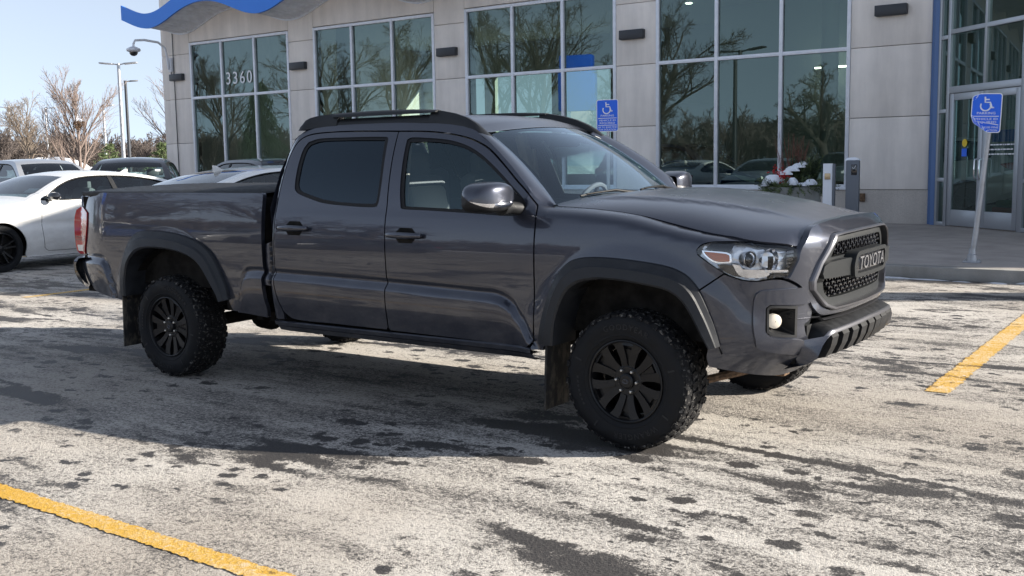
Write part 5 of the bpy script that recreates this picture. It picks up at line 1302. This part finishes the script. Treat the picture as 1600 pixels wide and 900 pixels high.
    def fin(g_,nm,m,par,ang=40,wd=True):
        o=g_.build(nm,m,par,True,angle=ang)
        if wd:
            bm=bmesh.new(); bm.from_mesh(o.data); bmesh.ops.remove_doubles(bm,verts=bm.verts,dist=.0008); bm.to_mesh(o.data); bm.free(); o.data.set_sharp_from_angle(angle=R(ang))
        return o
    # body: strip only is welded
    body=g.build('body',paintm,t,True,angle=40)
    for v in ():pass
    fin(gw,'windshield',glass,t); fin(gr,'rear_window',glass,t)
    for s in SD:
        w1=[p for p in win]; 
        for (xa,xb) in ((pil[0],9),(-9,pil[1])):
            poly=[]; 
            rs_=resample(win,.05,True,38)
            def clip(P_,x0,keep):
                o=[]; n=len(P_)
                for i in range(n):
                    a=P_[i]; b=P_[(i+1)%n]; ia=(a[0]-x0)*keep>=0; ib=(b[0]-x0)*keep>=0
                    if ia: o.append(a)
                    if ia!=ib: f=(x0-a[0])/(b[0]-a[0]); o.append((x0,a[1]+(b[1]-a[1])*f))
                return o
            poly=clip(rs_,pil[0],1) if xb==9 else clip(rs_,pil[1],-1)
            gg=G(); panel(gg,fn,poly,off=-.012,step=.12,side=s,depth=0,rs=False); gg.build('side_window',glass,t,True,angle=None)
        gg=G(); pz=[p for p in rs_ if pil[1]<=p[0]<=pil[0]]; zl=min(p[1] for p in pz) if pz else 1; 
        zt_=smooth_tab(sorted(win[:8],key=lambda p:p[0]),-.32); 
        panel(gg,fn,[(pil[0],.99 if kind=='sedan' else 1.11),(pil[0],zt_+.01),(pil[1],zt_+.01),(pil[1],.99 if kind=='sedan' else 1.11)],off=-.006,step=.08,side=s,depth=.01)
        tr_=resample(win,.03,True,38); pts=[(lambda p:(p[0],p[1]*(-s),p[2]))(fn(a,b,-.004)) for a,b in tr_]; gg.tube(pts,.011,5,closed=True)
        gg.build('window_trim','black_plastic',t)
        if detail:
            gg=G()
            for d_ in dsh:
                pts=[(lambda p:(p[0],p[1]*(-s),p[2]))(fn(a,b,-.002)) for a,b in resample(d_,.04,False,38)]; gg.tube(pts,.0042,4)
            gg.build('door_gap','under_dark',t)
            for (a,b) in doors:
                gg=G(); xh=b+.17; zh=.86 if kind=='sedan' else .98; pts=[(lambda p:(p[0],p[1]*(-s),p[2]))(fn(xh+q,zh,of)) for q,of in ((-.10,0),(-.09,.022),(0,.032),(.09,.022),(.10,0))]; gg.tube(pts,[.011,.013,.014,.013,.011],8); gg.build('door_handle',paintm,t)
        # mirror
        gg=G(); xm_=ws[1]-.22; zm_=1.05 if kind=='sedan' else 1.18; wy=Wc(xm_,zm_-.05)
        rg=[]
        for k in range(9):
            q=k/8; e=math.sin(math.pi*(.15+.80*q))**.5 if q<.6 else max(.05,(1-((q-.6)/.4)**2.5))**.5*.98; y=wy+.04+.20*q; rg.append([(xm_-.02*q+.07*e*math.cos(a_),s*y,zm_+.065*e*math.sin(a_)*(1 if math.sin(a_)>0 else .8)) for a_ in [2*math.pi*j/12 for j in range(12)]])
        gg.loft(rg,True,0,True,True,flip=(s<0)); gg.tube([(xm_+.02,s*(wy-.02),zm_-.07),(xm_,s*(wy+.07),zm_-.04)],.028,8); gg.build('side_mirror','gloss_black' if paintm!='silver_paint' else 'black_plastic',t)
        zf=.68 if kind=='sedan' else .82
        hl_=[(Lh-.50,zf+.09),(Lh-.22,zf+.055),(Lh-.06,zf-.0),(Lh-.05,zf-.10),(Lh-.20,zf-.06),(Lh-.42,zf+.03)]
        gg=G(); panel(gg,fn,hl_,off=.008,step=.06,side=s,depth=.02); gg.build('headlight','clear_lens',t)
        zf=.92 if kind=='sedan' else 1.05
        hl_=[(-Lh+.36,zf+.03),(-Lh+.10,zf+.06),(-Lh+.01,zf+.04),(-Lh+.0,zf-.10),(-Lh+.12,zf-.10),(-Lh+.28,zf-.04)]
        gg=G(); panel(gg,fn,hl_,off=.008,step=.06,side=s,depth=.02); gg.build('taillight','red_lens',t)
    # grille, lower grille
    gg=G(); zf=.60 if kind=='sedan' else .74
    def nf(y,z,off=0):
        # nose surface
        xs_=smooth_tab(sorted([(p[1],p[0]) for p in prof if p[0]>Lh-.45],key=lambda q:q[0]),z); return (xs_+.055*(1-abs(y/.8)**2.6)+off,y,z)
    yzpanel(gg,nf,[(-.5,zf+.07),(.5,zf+.07),(.42,zf-.09),(-.42,zf-.09)],[],.006,.02,step=.08,edge=.06); yzpanel(gg,nf,[(-.60,.42),(.60,.42),(.5,.31),(-.5,.31)],[],.006,.02,step=.08,edge=.06)
    gg.build('front_grille','gloss_black',t)
    gg=G(); gg.b2((-Lh+.15,-.70,.20),(Lh-.2,.70,.34)); gg.b2((-1.0,-.78,.30),(1.0,.78,.62)); gg.b2((.95,-.72,.3),(ax[0]+.7,.72,.82)); gg.b2((-Lh+.25,-.72,.35),(-1.5,.72,.90)); gg.b2((.55,-.72,.6),(1.1,.72,.97)); gg.b2((-1.75,-.68,.6),(-1.3,.68,1.0 if kind=='sedan' else .95))
    gg.build('underbody','under_dark',t,False)
    gg=G()
    for y in (-.37,.37):
        for x0_ in (.08,-.90):
            gg.box((x0_+.20,y,.66),(.48,.46,.16),0,0,.05); gg.box((x0_-.10,y,.90),(.14,.44,.52),0,0,.05,rot=Matrix.Rotation(R(-14),3,'Y')); gg.box((x0_-.17,y,1.19 if kind=='sedan' else 1.26),(.08,.24,.14),0,0,.03)
    if kind!='sedan': gg.xf(lambda p:Vector((p.x,p.y,p.z+.12)))
    cx,cz=.60,(.98 if kind=='sedan' else 1.1); gg.tube([(cx+.07*math.sin(a_),.37+.17*math.cos(a_),cz+.16*math.sin(a_)) for a_ in [2*math.pi*k/20 for k in range(20)]],.013,6,closed=True)
    gg.build('seats','seat_dark',t)
    if kind=='sedan':
        gg=G(); gg.prism([(-.98,1.33),(-1.16,1.30),(-1.17,1.405),(-1.12,1.40)],-.012,.012,'XZ'); gg.xf(lambda p:p+Vector((0,0,.03))); gg.build('roof_antenna',paintm,t,False)
    # wheels
    proto=None
    for (x,s) in ((ax[0],-1),(ax[1],-1),(ax[0],1),(ax[1],1)):
        if proto is None:
            wl=empty('wheel'); wl.parent=t; gg=G(); pfl=[(wr*.70,-.085),(wr*.74,-.105),(wr*.86,-.112),(wr*.95,-.104),(wr,-.080)]; gg.lathe(pfl+[(r_,-h) for r_,h in reversed(pfl)],n=40); gg.build('tyre','tyre',wl,angle=40)
            gg=G(); gg.lathe([(wr*.70,-.09),(wr*.66,-.095),(wr*.63,-.05),(wr*.62,.08)],n=36); gg.lathe([(.001,-.02),(wr*.62,-.02)],n=24,mi=1)
            for k in range(5):
                for dq in (-9,9):
                    q=2*math.pi*k/5+R(90+dq); q2=2*math.pi*k/5+R(90+dq*1.35); vs=[]
                    for r_,qq,hw,y in ((.03,q,.016,-.062),(wr*.66,q2,.011,-.090)):
                        for e in (-1,1): vs.append((r_*math.cos(qq)-e*hw*math.sin(qq),y,r_*math.sin(qq)+e*hw*math.cos(qq)))
                        for e in (-1,1): vs.append((r_*math.cos(qq)-e*hw*1.2*math.sin(qq),y+.03,r_*math.sin(qq)+e*hw*1.2*math.cos(qq)))
                    gg.add(vs,[(0,4,5,1),(2,3,7,6),(0,2,6,4),(1,5,7,3)])
            gg.lathe([(.05,-.05),(.048,-.07),(.03,-.078),(.001,-.08)],n=20); gg.build('rim',[rimm,'under_dark'],wl,angle=30); proto=wl; o=wl
        else: o=copy_tree(proto,t)
        o.location=(x,s*(Wc(x,.5)-.115),wr); o.rotation_euler=(0,0,0 if s<0 else math.pi)
    return t
def face(hx,hy): return math.atan2(hy,hx)
A=make_car('white_sedan','white sedan with black wheels whose bonnet leaves the left edge, beside the truck tailgate','car',(-12.95,4.22,0),face(.045,-1),'white_paint','sedan')
# dealer papers inside its windshield
B=make_car('white_fastback','white sedan seen from behind over the truck bed, fin on its roof','car',(-9.78,5.80,0),face(.06,1),'white_paint','sedan',sc=1.02)
Cc=make_car('dark_sedan','dark sedan facing the camera with pale blue card in its windshield','car',(-16.4,7.9,0),face(.74,-.67),'black_paint','suv',sc=.985)
D=make_car('silver_crossover','pale silver crossover at the far left edge behind the white sedan','car',(-20.0,8.0,0),face(1,-.10),'silver_paint','suv')
g=G(); g.box((.78,-.40,1.30),(.01,.30,.20),0,rot=Matrix.Rotation(R(-40),3,'Y')); cd_=g.build('blue_card','teal_card',Cc)
g=G(); g.box((.66,.55,1.42),(.01,.10,.05),0,rot=Matrix.Rotation(R(-40),3,'Y')); g.build('windshield_tag','paper',Cc)
g=G(); g.box((.80,.33,1.13),(.01,.26,.13),0,rot=Matrix.Rotation(R(-62),3,'Y')); g.build('price_sheet','paper',A)
make_car('dark_crossover','black crossover parked against the showroom under the 3360 window','car',(-17.6,12.0,0),face(-.97,.25),'black_paint','suv',detail=False,sc=.965)
# showroom cars and cars parked behind the viewer (they show in the glass)
make_car('showroom_crossover','white crossover on show behind the window beside the planter','car',(-4.3,19.6,.17),face(-.95,-.3),'white_paint','suv',detail=False)
make_car('blue_hatchback','blue crossover on show low behind the middle pane left of the planter','car',(-9.2,18.6,.17),face(1,-.1),'blue_paint','suv',detail=False)
for i,(x,y,m_,k) in enumerate(((-14,-13.5,'black_paint','suv'),(-17,-13.8,'silver_paint','sedan'),(-22.6,-13.6,'blue_paint','sedan'),(-25.4,-13.5,'white_paint','suv'),(-36,-13.5,'black_paint','sedan'))):
    nm=('black crossover','silver sedan','dark blue sedan','white crossover','black sedan')[i]
    make_car('parked_car',nm+' parked behind the viewer, mirrored low in the showroom glass','car',(x,y,0),R(90),m_,k,detail=False)
# ================================================================== POLES, TREES, SNOW
def lamp(name,lab,loc,h,rz,heads=2,m_='galv',arm=.75,group=None,hd=.62):
    t=empty(name,loc,rz,lab,'street lamp',group); g=G(); g.tube([(0,0,0),(0,0,h)],[.11,.085],12); g.lathe([(.22,0),(.22,.5),(.10,.52)],(0,0,0),'Z',16); g.build('pole',m_,t)
    for k in range(heads):
        s=1 if k==0 else -1; g=G(); g.tube([(0,0,h-.08),(s*arm*.5,0,h-.02)],.035,8); g.box((s*(arm*.5+hd*.5),0,h+.0),(hd,.34,.085),0,0,.03,rot=Matrix.Rotation(R(-5*s),3,'Y')); g.build('lamp_head',m_,t)
    return t
lamp('street_lamp','tall grey twin-headed lamp pole beside the building corner',(-48.6,30,0),7.15,R(35),2,'galv',.6,hd=.72)
lamp('street_lamp','black lamp pole just right of the twin-headed one',(-55.5,35.2,0),6.9,R(75),1,'lamp_dark',.5,hd=.5)
lamp('street_lamp','short pale lamp pole left of the twin-headed one',(-66,40.6,0),6.0,R(20),1,'galv',.5)
lamp('street_lamp','thin pale lamp pole at the far left',(-112.6,60,0),8.6,R(30),2,'galv',1.1,hd=.9)
lamp('street_lamp','thin pale lamp pole behind the spreading bare tree',(-93,52.5,0),7.4,R(30),1,'galv',.8)
lamp('street_lamp','lamp pole behind the viewer, mirrored in the window left of the planter',(-17,-8,0),6.25,R(10),2,'lamp_dark',.9,hd=.8)
def bare_tree(seed,H,spread=.5,trunk=.12,levels=5,kids_=3,up=.35,first=.18,lean=(0,0),minr=.004,main=.62,wig=.09):
    rnd=random.Random(seed); gt=G(); gb=G()
    def grow(p,d,l,r,lev):
        n=4 if lev<3 else 3; pts=[p]; rad=[r]; dd=d.copy(); q=p.copy()
        for i in range(n):
            w_=wig*(1+.35*lev)
            dd=(dd+Vector((rnd.gauss(0,w_),rnd.gauss(0,w_),rnd.gauss(0,w_*.6)+up*.10))).normalized(); q=q+dd*l/n; pts.append(q.copy()); rad.append(max(minr,r*(1-(.55 if lev<levels-1 else .8)*(i+1)/n)))
        (gt if lev==0 else gb).tube(pts,rad,(9,6,4,3,3,3,3,3)[min(lev,7)],caps=(lev==0))
        if lev>=levels: return
        kn=kids_+rnd.randint(0,1)+(4 if lev==0 else 0)
        for k in range(kn):
            t0=first if lev==0 else .12
            t=t0+(1-t0)*(k+rnd.random())/kn; i=min(int(t*n),n-1); f=t*n-i; bp=pts[i].lerp(pts[i+1],f); br=rad[i]*(1-f)+rad[i+1]*f
            a=rnd.uniform(0,6.28); pd=(pts[i+1]-pts[i]).normalized(); s1=pd.orthogonal().normalized(); s2=pd.cross(s1); an=spread*rnd.uniform(.55,1.3)
            nd=(pd*math.cos(an)+(s1*math.cos(a)+s2*math.sin(a))*math.sin(an)); nd=(nd+Vector((0,0,up*.35))).normalized()
            grow(bp,nd,l*(rnd.uniform(.62,.95)*(1.08-.5*t) if lev==0 else rnd.uniform(.42,.80)*(1.15-.55*t)),max(minr,min(br*.72,r*.55)),lev+1)
    grow(Vector((0,0,-.05)),Vector((lean[0],lean[1],1)).normalized(),H*main,trunk,0)
    return gt,gb
def tree(name,lab,loc,args,m_='bark',group=None,rz=0,cat='tree'):
    gt,gb=bare_tree(**args); t=empty(name,loc,rz,lab,cat,group); gt.build('trunk',m_,t); gb.build('crown',m_,t,False); return t
tree('bare_tree','tall fan-shaped bare tree with upright twigs, left of the lamp poles',(-52.7,30,0),dict(seed=7,H=7.0,spread=.50,trunk=.12,levels=4,kids_=5,up=.45,first=.06,minr=.007,wig=.045),'bark_pale')
tree('bare_tree','bare tree with pale twigs partly hidden by the building corner',(-40.0,27.6,0),dict(seed=21,H=7.0,spread=.55,trunk=.10,levels=4,kids_=5,up=.4,first=.06,minr=.006,wig=.045),'bark_pale')
tree('bare_tree','broad spreading bare tree above the snow piles, left of the fan-shaped one',(-76,41,0),dict(seed=33,H=7.8,spread=.70,trunk=.15,levels=4,kids_=5,up=.2,first=.2,minr=.009,wig=.07),'bark')
def mirrored(name,lab,loc,args,m_='bark_dark'): tree(name,lab,loc,args,m_)
mirrored('gnarled_tree','gnarled leaning bare tree behind the viewer, mirrored in the pane above the planter',(-15.5,-15.5,0),dict(seed=5,H=6.6,spread=.85,trunk=.26,levels=5,kids_=4,up=.12,first=.3,lean=(.25,0),minr=.008,wig=.14))
mirrored('gnarled_tree','wide bare tree behind the viewer, mirrored at the left edge of the planter window',(-26.5,-16,0),dict(seed=6,H=8.5,spread=.85,trunk=.25,levels=5,kids_=4,up=.12,first=.3,lean=(-.15,0),minr=.008,wig=.13))
T3=[(-35.5,-20,13,1),(-41.5,-23,14,2),(-49,-21,12,3),(-57,-24,13,4),(-68,-22,12,8),(-31,-26,12,9)]
for i,(x,y,h,sd_) in enumerate(T3):
    lab=('tall bare tree behind the viewer, mirrored in the middle panes over the truck roof','high bare tree mirrored in the left pane over the truck roof','bare tree mirrored in the window left of the truck roof rail','bare tree mirrored in the second window from the left','bare tree mirrored in the 3360 window','bare tree mirrored beside the blue sign')[i]
    mirrored('bare_tree',lab,(x,y,0),dict(seed=40+sd_,H=h,spread=.62,trunk=.24,levels=5,kids_=4,up=.25,first=.22,minr=.009,wig=.10))
# weeping evergreen mirrored in the 3360 window
t=empty('weeping_conifer',(-60.5,-19,0),0,'dark drooping conifer behind the viewer, mirrored behind the number 3360','tree'); rnd=random.Random(2); g=G()
g.tube([(0,0,0),(.1,0,4),(.3,0,8.2)],[.2,.12,.03],8); g.build('trunk','bark_dark',t); g=G()
for k in range(240):
    z=rnd.uniform(1.0,8.0); a=rnd.uniform(0,6.28); l=rnd.uniform(.8,1.2)*(2.7-z*.24); p=Vector((.03*z,0,z)); d=Vector((math.cos(a),math.sin(a),.15)); pts=[p+d*l*q+Vector((0,0,-1.3*q*q)) for q in (0,.35,.7,1)]
    g.tube(pts,[.03,.02,.012,.006],3)
    for m_ in range(26):
        q=rnd.uniform(.15,1); b=p+d*l*q+Vector((0,0,-1.3*q*q)); w_=Vector((rnd.gauss(0,.12),rnd.gauss(0,.12),-rnd.uniform(.25,.6))); o=Vector((rnd.uniform(-1,1),rnd.uniform(-1,1),0)).normalized()*.035; g.add([tuple(b-o),tuple(b+o),tuple(b+w_)],[(0,1,2)])
g.build('foliage','evergreen_dark',t,False)
# pines by the lot edge
for i,(x,y,h) in enumerate(((-62.5,38.5,3.2),(-47.5,31.8,2.9))):
    t=empty('young_pine',(x,y,0),0,('low green pine right of the fan-shaped bare tree','low green pine at the foot of the lamp poles')[i],'tree'); rnd=random.Random(60+i); g=G(); g.tube([(0,0,0),(0,0,h)],[.08,.01],7); g.build('trunk','bark',t); g=G()
    for k in range(260):
        z=h*rnd.uniform(.06,.98); a=rnd.uniform(0,6.28); l=(1.25*(1-z/h)+.12)*rnd.uniform(.7,1.1)*1.5; d=Vector((math.cos(a),math.sin(a),.25)).normalized(); 
        for m_ in range(16):
            q=rnd.uniform(.2,1); b=Vector((0,0,z))+d*l*q; w_=(d*.5+Vector((rnd.gauss(0,.5),rnd.gauss(0,.5),rnd.gauss(.1,.4)))).normalized()*rnd.uniform(.12,.22); o=w_.cross(Vector((rnd.uniform(-1,1),rnd.uniform(-1,1),rnd.uniform(-1,1)))).normalized()*.02; g.add([tuple(b-o),tuple(b+o),tuple(b+w_)],[(0,1,2)])
    g.build('foliage','evergreen',t,False)
# hanging wreath basket on the tree lamp
t=empty('hanging_wreath',(-52.1,29.6,4.05),0,'round brown and white wreath hanging in the fan-shaped bare tree','wreath'); g=G(); rnd=random.Random(8)
for k in range(420):
    a=Vector((rnd.gauss(0,1),rnd.gauss(0,1),rnd.gauss(0,1))).normalized()*rnd.uniform(.2,.36); w_=Vector((rnd.gauss(0,.09),rnd.gauss(0,.09),rnd.gauss(0,.09))); o=Vector((.02,.02,0)); g.add([tuple(a-o),tuple(a+o),tuple(a+w_)],[(0,1,2)],None,0 if a.z<.12 else 1)
g.build('wreath_twigs',['rust','snow'],t,False); g=G(); g.tube([(0,0,.3),(0,0,.75)],.01,4); g.build('hanger','lamp_dark',t)
# ploughed snow
for i,(x,y,a,b,h) in enumerate(((-84,47,6.5,3,2.6),(-76,45,5,2.5,1.7),(-70,42.5,4.5,2,1.5),(-62,39.5,5,2,1.25),(-97,50,8,4,1.9),(-46,31.5,3.2,1.6,1.75),(-55,34.5,5,1.6,1.3),(-108,55,9,4,2.0),(-43,30,3,1.5,1.9))):
    g=G(); snowheap(g,(x,y,-.05),a,b,h,80+i,34,12); tag(g.build('snow_pile','dirty_snow'),('tall white snow pile at the far left','low snow pile right of the tallest one','snow pile under the spreading bare tree','snow pile right of the young pine','distant snow pile by the thin lamp pole','snow pile against the building corner','snow pile at the foot of the fan-shaped tree','farthest snow pile at the left edge','snow pile hidden partly by the building corner')[i],'snow pile','ploughed snow piles along the lot edge')
# far parked cars, a few pixels each
fc=[(-60,33.0,'black_paint'),(-64,35.5,'silver_paint'),(-68,37,'black_paint'),(-72.5,39.5,'rust'),(-79,43,'silver_paint'),(-91,48.5,'black_paint'),(-101,52,'rust')]
for i,(x,y,m_) in enumerate(fc):
    g=G(); P_=[(-2.1,.3),(-2.15,.8),(-1.7,.95),(-1.1,1.42),(.3,1.45),(1.0,1.0),(2.0,.85),(2.15,.4),(2.05,.3)]; g.prism(P_,-.85,.85,'XZ'); th=R(30+20*(i%3)); mt=Matrix.Rotation(th,3,'Z'); 
    g.xf(lambda p:Vector((p.x,p.y*(1 if p.z<.95 else .8),p.z)))
    wv=len(g.v); 
    for wx in (-1.3,1.3):
        for wy in (-.8,.8): g.lathe([(.001,-.1),(.32,-.1),(.32,.1),(.001,.1)],(wx,wy,.32),'Y',12,1)
    g.xf(lambda p:mt@p+Vector((x,y,0))); tag(g.build('distant_car',[m_,'tyre'],None,True,angle=30),'far car of a few pixels among the snow piles beyond the lot','car','far cars among the snow piles')
# far woods
def woods(name,spots,seed,mh,tw):
    rnd=random.Random(seed); protos=[]
    for k in range(6):
        a,b=bare_tree(seed=seed+k,H=7.6,spread=.62,trunk=.15,levels=4,kids_=4,up=.3,first=.12,minr=tw,wig=.08); protos.append((a.v+b.v,a.f+[tuple(i+len(a.v) for i in f) for f in b.f]))
    g=G()
    for (x,y) in spots:
        v,f=protos[rnd.randrange(6)]; a=rnd.uniform(0,6.28); s=rnd.uniform(.75,1.2)*mh; c_,s_=math.cos(a)*s,math.sin(a)*s; o=len(g.v)
        g.v+=[(x+p[0]*c_-p[1]*s_,y+p[0]*s_+p[1]*c_,p[2]*s) for p in v]; g.f+=[tuple(i+o for i in q) for q in f]
        for m_ in range(40):
            bx,by=x+rnd.gauss(0,3),y+rnd.gauss(0,3); h=rnd.uniform(1.5,4.5)*mh; dx,dy=rnd.gauss(0,.8),rnd.gauss(0,.8); o=len(g.v); g.v+=[(bx-tw*2,by,0),(bx+tw*2,by,0),(bx+dx,by+dy,h)]; g.f.append((o,o+1,o+2))
    g.mi=[0]*len(g.f); g.n=[None]*len(g.v); tag(g.build(name,'woods',None,False),kind='stuff')
rnd=random.Random(77); sp_=[]
for k in range(120):
    a=R(rnd.uniform(142.0,153.5)); d=rnd.uniform(112,160); sp_.append((2.5+d*math.cos(a),-5.4+d*math.sin(a)))
woods('far_woods',sp_,500,.66,.028)
sp_=[]
for k in range(190):
    a=R(rnd.uniform(206,262)); d=rnd.uniform(52,78); sp_.append((-5+d*math.cos(a)*1.5,-2+d*math.sin(a)))
woods('woods_behind_viewer',sp_,600,.72,.022)
# blue pylon sign behind the viewer, mirrored at the right of the third window
t=empty('pylon_sign',(-29.7,-15,0),R(-12),'blue pylon sign on a pale base, mirrored in the window by the parking sign','sign'); g=G(); g.b2((-.85,-.3,4.3),(.85,.3,7.5),0,.08); g.build('blue_panel','sign_blue',t); g=G(); g.b2((-.6,-.25,0),(.6,.25,4.3),0,.04); g.build('pale_base','wall_stone',t)


# thin exhaust vapour low behind the rear wheel
m=bpy.data.materials.new('vapour'); m.use_nodes=True; t_=m.node_tree; t_.nodes.clear(); o_=t_.nodes.new('ShaderNodeOutputMaterial'); pv=t_.nodes.new('ShaderNodeVolumePrincipled'); pv.inputs['Color'].default_value=(.95,.96,1,1); M['vapour']=m
c=coords(m); nn=noise(m,c,3.2,4,.6,.4); gx=t_.nodes.new('ShaderNodeVectorMath'); gx.operation='LENGTH'; mp_=N(m,'ShaderNodeMapping'); mp_.inputs['Location'].default_value=(5.15/.62,.25/.42,-.17/.17); mp_.inputs['Scale'].default_value=(1/.62,1/.42,1/.17); L(m,c,mp_.inputs[0]); L(m,mp_.outputs[0],gx.inputs[0])
L(m,mth(m,'MULTIPLY',mth(m,'MULTIPLY',ramp(m,gx.outputs['Value'],1.0,.15),ramp(m,nn,.38,.68)),1.5),pv.inputs['Density']); L(m,pv.outputs[0],o_.inputs['Volume'])
g=G(); rg=[]
for i in range(13):
    a=math.pi*i/12; rg.append([(-5.15+.62*max(.01,math.sin(a))*math.cos(b),-.25+.42*max(.01,math.sin(a))*math.sin(b),.18-.17*math.cos(a)) for b in [2*math.pi*j/20 for j in range(20)]])
g.loft(rg,True,0,True,True); tag(g.build('exhaust_vapour','vapour'),kind='stuff')
